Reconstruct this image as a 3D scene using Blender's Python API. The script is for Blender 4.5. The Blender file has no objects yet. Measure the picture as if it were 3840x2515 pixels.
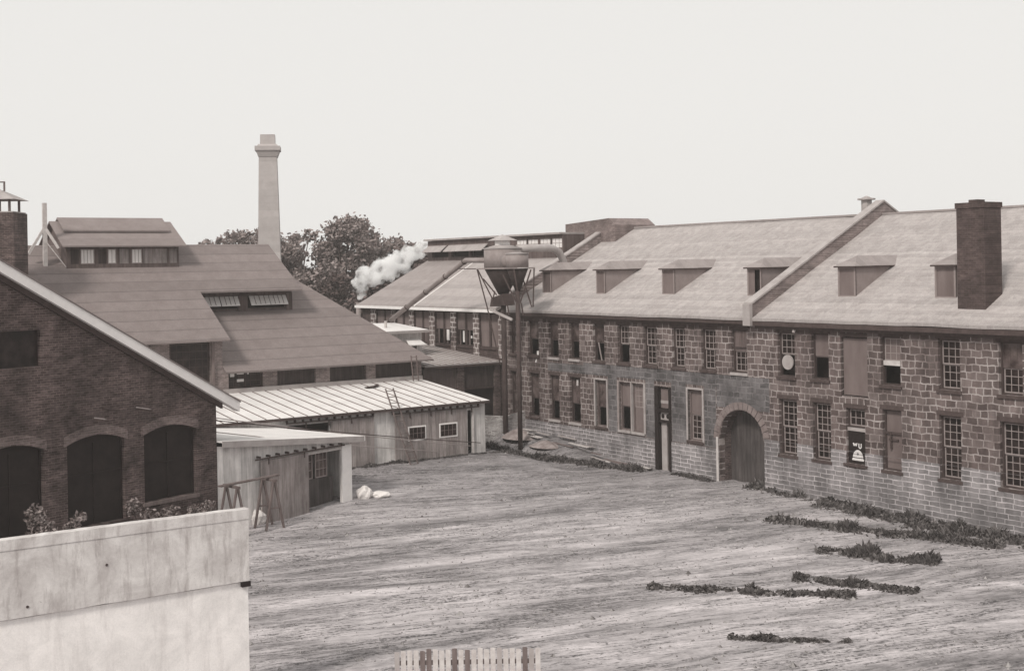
import bpy, math, random
from mathutils import Vector, Matrix, noise
R = math.radians
random.seed(7)
sc = bpy.context.scene
col = sc.collection
# ---------------------------------------------------------------- camera
cam_d = bpy.data.cameras.new('camera'); cam = bpy.data.objects.new('camera', cam_d); col.objects.link(cam)
cam.location = (0, 0, 10.3); cam.rotation_euler = (R(90), R(1.0), 0)
cam_d.sensor_width = 36; cam_d.lens = 44.45; cam_d.shift_y = -0.0666
cam_d.clip_start = 0.5; cam_d.clip_end = 6000
sc.camera = cam
# ---------------------------------------------------------------- sky, sun, exposure
SUN_AZ = (-0.42, -0.72); SUN_EL = R(43)
w = bpy.data.worlds.new('World'); sc.world = w; w.use_nodes = True
nt = w.node_tree; nt.nodes.clear()
wo = nt.nodes.new('ShaderNodeOutputWorld'); bg = nt.nodes.new('ShaderNodeBackground')
sky = nt.nodes.new('ShaderNodeTexSky'); sky.sky_type = 'NISHITA'; sky.sun_disc = False
sky.sun_elevation = SUN_EL; sky.sun_rotation = math.atan2(SUN_AZ[0], SUN_AZ[1]); sky.air_density = 1.0; sky.dust_density = 3.0
bw = nt.nodes.new('ShaderNodeRGBToBW'); mx = nt.nodes.new('ShaderNodeMix'); mx.data_type = 'RGBA'
tint = nt.nodes.new('ShaderNodeMix'); tint.data_type = 'RGBA'; tint.blend_type = 'MULTIPLY'
nt.links.new(sky.outputs[0], bw.inputs[0])
mx.inputs[0].default_value = 0.10
mx.inputs[6].default_value = (9.0, 9.0, 9.0, 1)              # cloud deck
nt.links.new(bw.outputs[0], mx.inputs[7])
tint.inputs[0].default_value = 1.0
nt.links.new(mx.outputs[2], tint.inputs[6]); tint.inputs[7].default_value = (1.0, 0.985, 0.955, 1)
nt.links.new(tint.outputs[2], bg.inputs[0]); bg.inputs[1].default_value = 0.1
nt.links.new(bg.outputs[0], wo.inputs[0])
sd = bpy.data.lights.new('sun', 'SUN'); sd.energy = 2.5; sd.angle = R(10); sd.color = (1.0, 0.95, 0.88)
so = bpy.data.objects.new('sun', sd); col.objects.link(so)
hz = math.cos(SUN_EL) / math.hypot(*SUN_AZ)
so.rotation_euler = Vector((SUN_AZ[0]*hz, SUN_AZ[1]*hz, math.sin(SUN_EL))).to_track_quat('Z', 'Y').to_euler()
sc.view_settings.view_transform = 'Standard'; sc.view_settings.look = 'None'
sc.view_settings.exposure = 0.0; sc.view_settings.gamma = 1.0
sc.cycles.max_bounces = 32; sc.cycles.diffuse_bounces = 4; sc.cycles.volume_bounces = 32; sc.cycles.transparent_max_bounces = 12

# ---------------------------------------------------------------- materials
def sep(v, k=1.0):
    """sepia tone: dark pigments run red-brown, light ones cream"""
    t = min(1.0, max(0.0, v / 0.55)) ** 0.5
    g = 1 - k * (1 - (0.60 + 0.345 * t)); b = 1 - k * (1 - (0.555 + 0.365 * t))
    return (v, v * g, v * b, 1)
def lil(v):
    return (v, v * .928, v * .945, 1)
class NT:
    def __init__(s, name):
        s.m = bpy.data.materials.new(name); s.m.use_nodes = True; s.t = s.m.node_tree; s.n = s.t.nodes
        s.b = s.n['Principled BSDF']; s.b.inputs['Specular IOR Level'].default_value = 0.25
    def new(s, t, **k):
        n = s.n.new('ShaderNode' + t)
        for a, v in k.items():
            if a.startswith('i_'):
                key = a[2:]; key = int(key) if key.isdigit() else key
                n.inputs[key].default_value = v
            else: setattr(n, a, v)
        return n
    def l(s, a, b): s.t.links.new(a, b)
    def coord(s, mapping=None, axes=None):
        tc = s.new('TexCoord'); o = tc.outputs['Object']
        if axes:
            sx = s.new('SeparateXYZ'); s.l(o, sx.inputs[0]); cb = s.new('CombineXYZ')
            for i, a in enumerate(axes):
                s.l(sx.outputs['XYZ'.index(a)], cb.inputs[i])
            o = cb.outputs[0]
        if mapping:
            mp = s.new('Mapping'); mp.inputs['Scale'].default_value = mapping[0]
            if len(mapping) > 1: mp.inputs['Rotation'].default_value = mapping[1]
            s.l(o, mp.inputs[0]); o = mp.outputs[0]
        return o
    def noise(s, co, scale, detail=5, rough=.55, dist=0):
        n = s.new('TexNoise'); n.inputs['Scale'].default_value = scale; n.inputs['Detail'].default_value = detail
        n.inputs['Roughness'].default_value = rough; n.inputs['Distortion'].default_value = dist
        s.l(co, n.inputs['Vector']); return n.outputs['Fac']
    def ramp(s, f, stops):
        r = s.new('ValToRGB'); e = r.color_ramp.elements
        while len(e) < len(stops): e.new(0.5)
        for q, (p, c) in zip(e, stops): q.position = p; q.color = c
        s.l(f, r.inputs[0]); return r.outputs[0]
    def mix(s, f, a, b, mode='MIX'):
        m = s.new('Mix', data_type='RGBA', blend_type=mode)
        for sock, v in ((m.inputs[0], f), (m.inputs[6], a), (m.inputs[7], b)):
            if hasattr(v, 'links') or hasattr(v, 'is_linked'): s.l(v, sock)
            else: sock.default_value = v
        return m.outputs[2]
    def math(s, op, a, b=0.0):
        m = s.new('Math', operation=op)
        for sock, v in ((m.inputs[0], a), (m.inputs[1], b)):
            if hasattr(v, 'is_linked'): s.l(v, sock)
            else: sock.default_value = v
        return m.outputs[0]
    def bump(s, h, st=.3, d=.02):
        b = s.new('Bump'); b.inputs['Strength'].default_value = st; b.inputs['Distance'].default_value = d
        s.l(h, b.inputs['Height']); s.l(b.outputs[0], s.b.inputs['Normal'])
    def out(s, c, rough=.85):
        s.l(c, s.b.inputs['Base Color']); s.b.inputs['Roughness'].default_value = rough; return s.m
def g(v): return (v, v, v, 1)
def m_plain(name, lo, hi, scale=3.0, rough=.85, k=1.0, stretch=(1, 1, 1)):
    n = NT(name); co = n.coord((stretch,))
    f = n.noise(co, scale, 8, .65)
    c = n.ramp(f, [(.32, sep(lo, k)), (.68, sep(hi, k))])
    n.bump(f, .15, .02)
    return n.out(c, rough)
def m_stone(name, stones, mortar, bw_, bh, ms, axes='XZY', k=1.0, wob=.085, patch=0):
    n = NT(name); co = n.coord(None, axes)
    nz = n.new('TexNoise'); nz.inputs['Scale'].default_value = 2.2; nz.inputs['Detail'].default_value = 3; n.l(co, nz.inputs['Vector'])
    sub = n.new('VectorMath', operation='SUBTRACT'); n.l(nz.outputs['Color'], sub.inputs[0]); sub.inputs[1].default_value = (.5, .5, .5)
    scl = n.new('VectorMath', operation='SCALE'); n.l(sub.outputs[0], scl.inputs[0]); scl.inputs['Scale'].default_value = wob * 2
    add = n.new('VectorMath', operation='ADD'); n.l(co, add.inputs[0]); n.l(scl.outputs[0], add.inputs[1])
    br = n.new('TexBrick', offset=.5, squash=.7, squash_frequency=3)
    br.inputs['Scale'].default_value = 1; br.inputs['Mortar Size'].default_value = ms; br.inputs['Mortar Smooth'].default_value = .25
    br.inputs['Brick Width'].default_value = bw_; br.inputs['Row Height'].default_value = bh; br.inputs['Bias'].default_value = -.1
    br.inputs['Color1'].default_value = g(0); br.inputs['Color2'].default_value = g(1); br.inputs['Mortar'].default_value = g(.5)
    n.l(add.outputs[0], br.inputs['Vector'])
    sepc = n.new('SeparateColor'); n.l(br.outputs['Color'], sepc.inputs[0])
    fine = n.noise(co, 9, 6, .7); big = n.noise(co, .45, 3, .6)
    SP = lil if k < .65 else (lambda v_: sep(v_, k))
    tone = n.math('ADD', n.math('MULTIPLY', sepc.outputs[0], .5), n.math('MULTIPLY', fine, .5))
    sc_ = n.ramp(tone, [(.15, SP(stones[0])), (.5, SP(stones[1])), (.85, SP(stones[2]))])
    wash = n.mix(1.0, n.ramp(big, [(.40, g(.72)), (.62, g(1.12))]), n.ramp(n.noise(n.coord(((1.6, 1.6, .22),)), 1.0, 6, .7), [(.36, g(.66)), (.6, g(1.12))]), 'MULTIPLY')
    mort = n.mix(n.ramp(n.math('ADD', n.math('MULTIPLY', big, .6), n.math('MULTIPLY', n.noise(co, 1.7, 4, .7), .4)), [(.42, g(0)), (.60, g(1))]), SP(mortar * .40), SP(mortar))
    c = n.mix(br.outputs['Fac'], n.mix(1.0, sc_, wash, 'MULTIPLY'), mort)
    if patch:
        pf = n.ramp(n.noise(co, .9, 4, .7), [(.50, g(0)), (.56, g(patch))])
        c = n.mix(pf, c, lil(stones[1] * 1.35))
    inv = n.math('SUBTRACT', 1.0, br.outputs['Fac'])
    n.bump(n.math('ADD', inv, n.math('MULTIPLY', fine, .5)), .5, .03)
    return n.out(c, .9)
def m_brick(name, lo, hi, mortar, axes='XZY', k=1.0, var=1.0):
    n = NT(name); co = n.coord(None, axes)
    br = n.new('TexBrick'); br.inputs['Scale'].default_value = 1; br.inputs['Mortar Size'].default_value = .012
    br.inputs['Brick Width'].default_value = .24; br.inputs['Row Height'].default_value = .085
    br.inputs['Color1'].default_value = sep(lo, k); br.inputs['Color2'].default_value = sep(hi, k); br.inputs['Mortar'].default_value = sep(mortar, k)
    n.l(co, br.inputs['Vector'])
    big = n.noise(co, .7, 6, .7, .6); fine = n.noise(co, 5, 5, .8)
    st = n.new('Mapping'); st.inputs['Scale'].default_value = (1.2, 5, 1); st.inputs['Rotation'].default_value = (0, 0, .5); n.l(co, st.inputs[0])
    smear = n.noise(st.outputs[0], 1.5, 6, .75)
    c = n.mix(1.0, br.outputs['Color'], n.ramp(big, [(.35, g(1 - .38 * var)), (.7, g(1 + .35 * var))]), 'MULTIPLY')
    c = n.mix(1.0, c, n.ramp(smear, [(.35, g(1 - .25 * var)), (.65, g(1 + .3 * var))]), 'MULTIPLY')
    c = n.mix(1.0, c, n.ramp(fine, [(.3, g(.8)), (.7, g(1.2))]), 'MULTIPLY')
    n.bump(fine, .3, .02)
    return n.out(c, .9)
def m_courses(name, lo, hi, pitch, line=.6, axes='YXZ', k=1.0, speck=0.0, tab=0.0, lw=.08):
    """roofing laid in courses across the slope"""
    n = NT(name); co = n.coord(None, axes)
    sx = n.new('SeparateXYZ'); n.l(co, sx.inputs[0])
    wv = n.noise(co, .6, 3, .5)
    q = n.math('ADD', n.math('DIVIDE', sx.outputs[0], pitch), n.math('MULTIPLY', wv, .5 if pitch < .5 else .10))
    fr = n.math('FRACT', q)
    ln = n.ramp(fr, [(0.0, g(line)), (lw, g(1.0))])
    idn = n.new('TexWhiteNoise', noise_dimensions='1D'); n.l(n.math('FLOOR', q), idn.inputs['W'])
    rowt = n.ramp(idn.outputs['Value'], [(0, g(.90)), (1, g(1.08))])
    f = n.noise(co, 1.3, 7, .7); f2 = n.noise(co, 14, 4, .7)
    base = n.ramp(f, [(.3, sep(lo, k)), (.7, sep(hi, k))])
    c = n.mix(1.0, base, ln, 'MULTIPLY'); c = n.mix(1.0, c, rowt, 'MULTIPLY')
    c = n.mix(1.0, c, n.ramp(f2, [(.3, g(1 - speck)), (.7, g(1 + speck))]), 'MULTIPLY')
    if tab:
        mp = n.new('Mapping'); mp.inputs['Scale'].default_value = (1 / pitch, 1 / .25, 1); n.l(co, mp.inputs[0])
        vo = n.new('TexVoronoi'); vo.inputs['Scale'].default_value = 1; n.l(mp.outputs[0], vo.inputs['Vector'])
        sp = n.new('SeparateColor'); n.l(vo.outputs['Color'], sp.inputs[0])
        c = n.mix(1.0, c, n.ramp(sp.outputs[0], [(0, g(1 - tab)), (1, g(1 + tab * .6))]), 'MULTIPLY')
    n.bump(fr, .3, .02)
    return n.out(c, .85)
def m_boards(name, lo, hi, wd=.25, axis='X', line=.45, k=1.0, streak='Z', dirt=.5):
    n = NT(name); tc = n.coord(); sx = n.new('SeparateXYZ'); n.l(tc, sx.inputs[0])
    a = n.math('DIVIDE', sx.outputs['XYZ'.index(axis)], wd); fr = n.math('FRACT', a)
    idn = n.new('TexWhiteNoise', noise_dimensions='1D'); n.l(n.math('FLOOR', a), idn.inputs['W'])
    sv = [3.5, 3.5, 3.5]; sv['XYZ'.index(streak)] = .35
    f = n.noise(n.coord((tuple(sv),)), 2.0, 8, .75)
    base = n.ramp(f, [(.34, sep(lo, k)), (.6, sep(hi, k))])
    c = n.mix(1.0, base, n.ramp(idn.outputs['Value'], [(0, g(.80)), (1, g(1.12))]), 'MULTIPLY')
    c = n.mix(1.0, c, n.ramp(fr, [(0, g(line)), (.07, g(1))]), 'MULTIPLY')
    big = n.noise(tc, .8, 4, .6)
    c = n.mix(1.0, c, n.ramp(big, [(.35, g(1 - dirt * .5)), (.65, g(1 + dirt * .15))]), 'MULTIPLY')
    n.bump(fr, .2, .01)
    return n.out(c, .85)
M = {}
M['stone'] = m_stone('stone_masonry', (.085, .145, .225), .41, .47, .285, .028, patch=0)
M['stone_side'] = m_stone('stone_masonry_side', (.085, .145, .23), .43, .50, .305, .026, axes='YZX')
M['stone_mid'] = m_stone('stone_washed', (.075, .14, .19), .25, .58, .27, .03, k=.6, patch=.3)
M['plinth'] = m_stone('painted_brick_plinth', (.20, .24, .29), .60, .72, .20, .022, k=.45, wob=.05)
M['pier'] = m_stone('pier_blocks', (.13, .17, .24), .60, .50, .30, .045)
M['ring'] = m_plain('arch_ring_stone', .15, .25, 3)
M['rubble'] = m_stone('whitewashed_rubble', (.25, .55, .75), .75, .40, .14, .03, axes='YZX', k=.7, wob=.2)
M['lintel'] = m_plain('dark_stone_lintel', .05, .09, 4)
M['brick'] = m_brick('red_brick', .045, .095, .12, var=1.5)
M['brick_side'] = m_brick('red_brick_side', .060, .115, .14, axes='YZX')
M['brick_pier'] = m_brick('brick_pier', .15, .24, .27)
M['brick_arch'] = m_brick('brick_arch', .10, .16, .18)
M['brick_dark'] = m_brick('sooty_brick', .05, .08, .08)
M['chimney'] = m_courses('pale_brickwork', .37, .45, .6, .93, axes='ZXY', k=.8, speck=.05, lw=.15)
M['chimney_dark'] = m_brick('chimney_brick', .055, .085, .09)
M['slate'] = m_courses('slate_roof', .345, .405, .26, .84, speck=.16, tab=.12, k=.8, lw=.2)
M['slate_wing'] = m_courses('wing_roof', .25, .32, .45, .86, speck=.08, tab=.05, k=.8)
M['slate_light'] = m_courses('wing_roof_light', .31, .39, .45, .9, speck=.08, tab=.05, k=.8)
M['felt'] = m_courses('felt_roof', .175, .225, .92, .55, speck=.14, k=.85, lw=.11)
M['felt_mon'] = m_courses('monitor_felt', .19, .24, 2.3, .8, speck=.1, k=.85, lw=.05)
M['tin'] = m_plain('tin_and_sky_glass', .62, .78, .7, .6, .7)
M['tin_dull'] = m_plain('weathered_tin', .26, .50, .5, .6, .8, (1, .5, 1))
M['seam'] = m_plain('tin_seam', .15, .22, 2)
M['white_board'] = m_boards('white_boards', .50, .76, .3, line=.7, k=.8)
M['white_trim'] = m_plain('white_trim', .74, .84, 2, .6, .7)
M['fascia'] = m_plain('grey_fascia', .30, .42, 2, .7, .8)
M['grey_board'] = m_boards('grey_boards', .19, .36, .22, line=.5, k=.9)
M['brown_board'] = m_boards('brown_boards', .08, .14, .22)
M['dark_board'] = m_boards('dark_boards', .035, .07, .22, k=.8)
M['wood'] = m_plain('weathered_wood', .10, .2, 5, stretch=(1, 1, .2))
M['pale_wood'] = m_plain('pale_wood', .42, .6, 4)
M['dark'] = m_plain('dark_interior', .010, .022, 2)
M['frame_dark'] = m_plain('brown_paint', .045, .075, 4)
M['frame_light'] = m_plain('grey_paint', .24, .34, 4)
M['blind'] = m_plain('window_blind', .13, .20, 1.2, .9, 1, (1, 1, .3))
M['white_and_daylight'] = m_plain('pale_white_and_daylight', .62, .8, 4, .9, .7, (6, 1, .3))  # plain white; in the roof monitor it paints daylight behind the panes
M['iron'] = m_plain('sheet_iron', .20, .30, 1.5, .6, .9)
M['iron_light'] = m_plain('galvanised_iron', .33, .45, 1.2, .5, .8)
M['rust'] = m_plain('rusty_iron', .045, .08, 2.5, .8)
M['cone_iron'] = m_plain('darkened_cone_iron', .018, .04, 2.5, .8)  # cone colour darkened to offset light bounced up from the ground
M['rope'] = m_plain('wire_metal', .30, .40, 3)
M['bark'] = m_plain('bark', .05, .09, 6)
M['lime'] = m_plain('pale_lump', .6, .75, 3)
def m_wash(name, lo, hi, stain):
    n = NT(name); co = n.coord(); a = n.noise(co, 1.1, 8, .7, .5); b = n.noise(n.coord(((3.0, 3.0, .5),)), 1.2, 7, .75); d = n.noise(co, 26, 4, .7)
    c = n.ramp(a, [(.3, sep(lo, .8)), (.62, sep(hi, .8))])
    c = n.mix(n.math('MULTIPLY', n.ramp(b, [(.50, g(0)), (.66, g(1))]), stain), c, sep(lo * .55, .9))
    c = n.mix(n.ramp(n.noise(co, 3.2, 5, .8, 1.5), [(.66, g(0)), (.70, g(stain))]), c, sep(lo * .4))
    c = n.mix(1.0, c, n.ramp(d, [(.3, g(.93)), (.7, g(1.05))]), 'MULTIPLY')
    n.bump(n.math('ADD', a, n.math('MULTIPLY', d, .3)), .35, .03)
    return n.out(c, .9)
M['wash_hi'] = m_wash('whitewash', .42, .68, .55)
M['wash_lo'] = m_wash('fresh_whitewash', .68, .88, .25)
M['black_board'] = m_plain('black_board', .012, .02, 3)
M['earth'] = m_plain('dug_earth', .16, .34, 2.5)
M['rock'] = m_plain('dark_rock', .02, .05, 3)
def m_glass(name, v, rough):
    n = NT(name); f = n.noise(n.coord(), 1.7, 3, .6)
    c = n.ramp(f, [(.4, sep(v * .5)), (.65, sep(v * 1.6))]); n.b.inputs['Specular IOR Level'].default_value = .22
    return n.out(c, rough)
M['glass'] = m_glass('dark_glass', .022, .25)
M['glass_grey'] = m_glass('dusty_glass', .09, .35)
def m_leaf(name, lo, hi, k=1.0):
    n = NT(name); geo = n.new('NewGeometry')
    c = n.ramp(geo.outputs['Random Per Island'], [(0, sep(lo, k)), (1, sep(hi, k))])
    n.b.inputs['Specular IOR Level'].default_value = .1
    return n.out(c, .9)
M['leaf'] = m_leaf('foliage', .13, .30)
M['leaf_dark'] = m_leaf('dark_foliage', .06, .14)
M['weed'] = m_leaf('weed_blades', .04, .17, .42)
M['bush'] = m_leaf('flowering_bush', .05, .30)
def m_ground():
    n = NT('yard_mud'); co0 = n.coord(); co = n.coord((((1, 1, 1)), (0, 0, R(-20))))
    def mp(sx_, sy_, rot=0.0):
        m = n.new('Mapping'); m.inputs['Scale'].default_value = (sx_, sy_, 1); m.inputs['Rotation'].default_value = (0, 0, R(rot)); n.l(co, m.inputs[0]); return m.outputs[0]
    broad = n.noise(mp(.09, .30), 1.0, 4, .55, 1.4)
    sweep = n.noise(mp(.16, .62, 4), 1.2, 7, .66, 2.2)
    mott = n.noise(co0, .8, 8, .72, .6); mid = n.noise(co0, 2.6, 6, .7); fine = n.noise(co0, 12, 6, .8)
    t = n.math('ADD', n.math('ADD', n.math('MULTIPLY', broad, .45), n.math('MULTIPLY', sweep, .33)), n.math('ADD', n.math('MULTIPLY', mott, .16), n.math('MULTIPLY', mid, .06)))
    base = n.ramp(t, [(.38, lil(.15)), (.45, lil(.28)), (.51, lil(.40)), (.60, lil(.58))])
    # soil tone darkens with distance, broken up by the broad noise
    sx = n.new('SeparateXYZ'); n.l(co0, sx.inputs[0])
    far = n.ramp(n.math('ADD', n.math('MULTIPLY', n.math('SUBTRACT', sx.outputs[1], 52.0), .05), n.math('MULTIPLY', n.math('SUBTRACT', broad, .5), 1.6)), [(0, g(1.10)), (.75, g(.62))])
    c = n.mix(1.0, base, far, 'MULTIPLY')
    def strokes(c, sx_, sy_, rot, sc2, lo_, hi_, wid_, amt, dist=1.2):
        f = n.noise(mp(sx_, sy_, rot), sc2, 4, .62, dist)
        th = n.math('ABSOLUTE', n.math('SUBTRACT', f, .5)); gate = n.ramp(n.noise(mp(sx_ * .5, sy_ * .3, rot), .9, 5, .7), [(lo_, g(0)), (hi_, g(1))])
        grit = n.ramp(n.noise(co0, 7, 4, .8), [(.42, g(.15)), (.56, g(1))])
        k = n.math('MULTIPLY', n.math('MULTIPLY', n.ramp(th, [(0.0, g(1)), (wid_, g(0))]), gate), grit)
        return n.mix(n.math('MULTIPLY', k, amt), c, lil(.03))
    c = strokes(c, .16, 1.5, 0, 1.2, .42, .50, .034, .95)
    c = strokes(c, .22, 2.2, 6, 1.1, .45, .53, .032, .95)
    c = strokes(c, .20, 3.4, 2, 1.1, .46, .54, .034, .9)
    c = strokes(c, .30, 2.0, -9, 1.0, .48, .58, .026, .9, 2.0)
    c = n.mix(1.0, c, n.ramp(mid, [(.3, g(.88)), (.7, g(1.08))]), 'MULTIPLY')
    c = n.mix(1.0, c, n.ramp(fine, [(.3, g(.86)), (.7, g(1.10))]), 'MULTIPLY')
    n.bump(n.math('ADD', sweep, n.math('ADD', n.math('MULTIPLY', mott, .8), n.math('MULTIPLY', fine, .3))), .6, .10)
    return n.out(c, .92)
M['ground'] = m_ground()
M['stair'] = m_brick('stair_brick', .14, .19, .2); M['gate'] = m_boards('gate_boards', .045, .10, .3, k=.5, line=.7); M['cheek'] = m_plain('dormer_boards', .22, .28, 2)

# ---------------------------------------------------------------- mesh helpers
class MB:
    def __init__(s): s.v = []; s.f = []; s.mi = []; s.cur = 0
    def poly(s, pts, mi=None):
        b = len(s.v); s.v += [tuple(p) for p in pts]; s.f.append(tuple(range(b, b + len(pts)))); s.mi.append(s.cur if mi is None else mi); return s
    def box(s, x0, x1, y0, y1, z0, z1, mi=None):
        b = len(s.v); s.v += [(x, y, z) for z in (z0, z1) for (x, y) in ((x0, y0), (x1, y0), (x1, y1), (x0, y1))]
        for q in ((3, 2, 1, 0), (4, 5, 6, 7), (0, 1, 5, 4), (1, 2, 6, 5), (2, 3, 7, 6), (3, 0, 4, 7)):
            s.f.append(tuple(b + i for i in q)); s.mi.append(s.cur if mi is None else mi)
        return s
    def slab(s, pts, t, mi=None, axis=(0, 0, -1)):
        """polygon extruded by t along axis"""
        n = len(pts); a = Vector(axis) * t; b = len(s.v)
        s.v += [tuple(p) for p in pts] + [tuple(Vector(p) + a) for p in pts]
        m = s.cur if mi is None else mi
        s.f.append(tuple(range(b, b + n))); s.f.append(tuple(range(b + 2 * n - 1, b + n - 1, -1))); s.mi += [m, m]
        for i in range(n):
            j = (i + 1) % n; s.f.append((b + i, b + n + i, b + n + j, b + j)); s.mi.append(m)
        return s
    def bar(s, p, q, wd, ht=None, mi=None, up=(0, 0, 1)):
        ht = ht or wd; p = Vector(p); q = Vector(q); d = (q - p).normalized(); a = d.cross(Vector(up))
        if a.length < 1e-3: a = d.cross(Vector((1, 0, 0)))
        a.normalize(); c = a.cross(d); b = len(s.v)
        for e in (p, q):
            for i, j in ((-1, -1), (1, -1), (1, 1), (-1, 1)): s.v.append(tuple(e + a * (i * wd / 2) + c * (j * ht / 2)))
        for k in ((0, 1, 2, 3), (7, 6, 5, 4), (0, 4, 5, 1), (1, 5, 6, 2), (2, 6, 7, 3), (3, 7, 4, 0)):
            s.f.append(tuple(b + i for i in k)); s.mi.append(s.cur if mi is None else mi)
        return s
    def tube(s, pts, r, n=12, cap=True, mi=None):
        pts = [Vector(p) for p in pts]; rr = r if isinstance(r, (list, tuple)) else [r] * len(pts); rings = []
        for i, p in enumerate(pts):
            d = (pts[min(i + 1, len(pts) - 1)] - pts[max(i - 1, 0)]).normalized()
            a = d.cross(Vector((0, 0, 1)));
            if a.length < 1e-3: a = Vector((1, 0, 0))
            a.normalize(); c = a.cross(d); b = len(s.v)
            for k in range(n):
                t = 2 * math.pi * k / n; s.v.append(tuple(p + (a * math.cos(t) + c * math.sin(t)) * rr[i]))
            rings.append(b)
        m = s.cur if mi is None else mi
        for i in range(len(rings) - 1):
            for k in range(n):
                j = (k + 1) % n; s.f.append((rings[i] + k, rings[i] + j, rings[i + 1] + j, rings[i + 1] + k)); s.mi.append(m)
        if cap:
            s.f.append(tuple(rings[0] + k for k in range(n))[::-1]); s.f.append(tuple(rings[-1] + k for k in range(n))); s.mi += [m, m]
        return s
    def build(s, name, mats, parent=None, smooth=False):
        me = bpy.data.meshes.new(name); me.from_pydata(s.v, [], s.f)
        if not isinstance(mats, (list, tuple)): mats = [mats]
        for m in mats: me.materials.append(M[m] if isinstance(m, str) else m)
        for p, i in zip(me.polygons, s.mi): p.material_index = min(i, len(mats) - 1); p.use_smooth = smooth
        me.update(); o = bpy.data.objects.new(name, me); col.objects.link(o)
        if parent: o.parent = parent
        return o
def tag(o, label=None, cat=None, group=None, kind=None):
    if label: o['label'] = label
    if cat: o['category'] = cat
    if group: o['group'] = group
    if kind: o['kind'] = kind
    return o
def thing(name, label, cat, frame=None, group=None, loc=None, rot=0):
    o = bpy.data.objects.new(name, None); col.objects.link(o); o.empty_display_size = .3
    if frame: o.location = frame[0]; o.rotation_euler = (0, 0, frame[1]); o.scale = (frame[2],) * 3
    if loc: o.location = loc; o.rotation_euler = (0, 0, rot)
    return tag(o, label, cat, group)
# local frames: x along the front, y into the building
FS = ((9.5707, 60.0262, 0), R(304.188), 1.0)
KL = .94
FL = ((-1.6592 * KL, 70.8364 * KL, 10.3 * (1 - KL)), R(34.181), KL)
FB = ((-8.8848, 53.7994, 0), R(52.939), 1.0)
FW = ((-6.3634, 30.0, 0), R(34.181), 1.0)
def wpt(F, u, v, z):
    c, s = math.cos(F[1]), math.sin(F[1])
    return Vector((F[0][0] + F[2] * (u * c - v * s), F[0][1] + F[2] * (u * s + v * c), F[0][2] + F[2] * z))
def wall(mb, u0, u1, z0, top, holes=(), v=0.0, depth=.3, extra=(), mi=0, rmi=None):
    """front wall in plane y=v with holes (ua,ub,za,ztop) ztop float or fn; reveals go back by depth"""
    tf = top if callable(top) else (lambda u: top)
    xs = {u0, u1} | set(e for e in extra if u0 < e < u1)
    for h in holes:
        xs |= {h[0], h[1]}
        if callable(h[3]): xs |= {h[0] + (h[1] - h[0]) * i / 12 for i in range(13)}
    xs = sorted(x for x in xs if u0 - 1e-6 <= x <= u1 + 1e-6)
    rmi = mi if rmi is None else rmi
    for a, b in zip(xs, xs[1:]):
        if b - a < 1e-5: continue
        m = (a + b) / 2; hs = sorted([h for h in holes if h[0] < m < h[1]], key=lambda h: h[2])
        lo = (z0, z0)
        for h in hs:
            if h[2] > lo[0] + 1e-5: mb.poly([(a, v, lo[0]), (b, v, lo[1]), (b, v, h[2]), (a, v, h[2])], mi)
            ht = h[3] if callable(h[3]) else (lambda u, q=h[3]: q)
            lo = (ht(a), ht(b))
            mb.poly([(a, v, lo[0]), (b, v, lo[1]), (b, v + depth, lo[1]), (a, v + depth, lo[0])], rmi)
            mb.poly([(a, v + depth, h[2]), (b, v + depth, h[2]), (b, v, h[2]), (a, v, h[2])], rmi)
        mb.poly([(a, v, lo[0]), (b, v, lo[1]), (b, v, tf(b)), (a, v, tf(a))], mi)
    for h in holes:
        ht = h[3] if callable(h[3]) else (lambda u, q=h[3]: q)
        for x in (h[0], h[1]):
            mb.poly([(x, v, h[2]), (x, v + depth, h[2]), (x, v + depth, ht(x)), (x, v, ht(x))], rmi)
    return mb
def sash(parent, name, u0, u1, z0, z1, v, cols, rows, bar=.028, fr=.05, mat='frame_light', pane='glass', tilt=None):
    mb = MB(); d = .045
    mb.box(u0, u0 + fr, v, v + d, z0, z1).box(u1 - fr, u1, v, v + d, z0, z1)
    mb.box(u0 + fr, u1 - fr, v, v + d, z0, z0 + fr).box(u0 + fr, u1 - fr, v, v + d, z1 - fr, z1)
    for i in range(1, cols):
        x = u0 + (u1 - u0) * i / cols; mb.box(x - bar / 2, x + bar / 2, v + .004, v + d - .004, z0 + fr, z1 - fr)
    for j in range(1, rows):
        z = z0 + (z1 - z0) * j / rows; mb.box(u0 + fr, u1 - fr, v + .008, v + d - .008, z - bar / 2, z + bar / 2)
    mb.cur = 1; mb.box(u0 + fr, u1 - fr, v + .018, v + .026, z0 + fr, z1 - fr)
    return mb.build(name, [mat, pane], parent)
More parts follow.
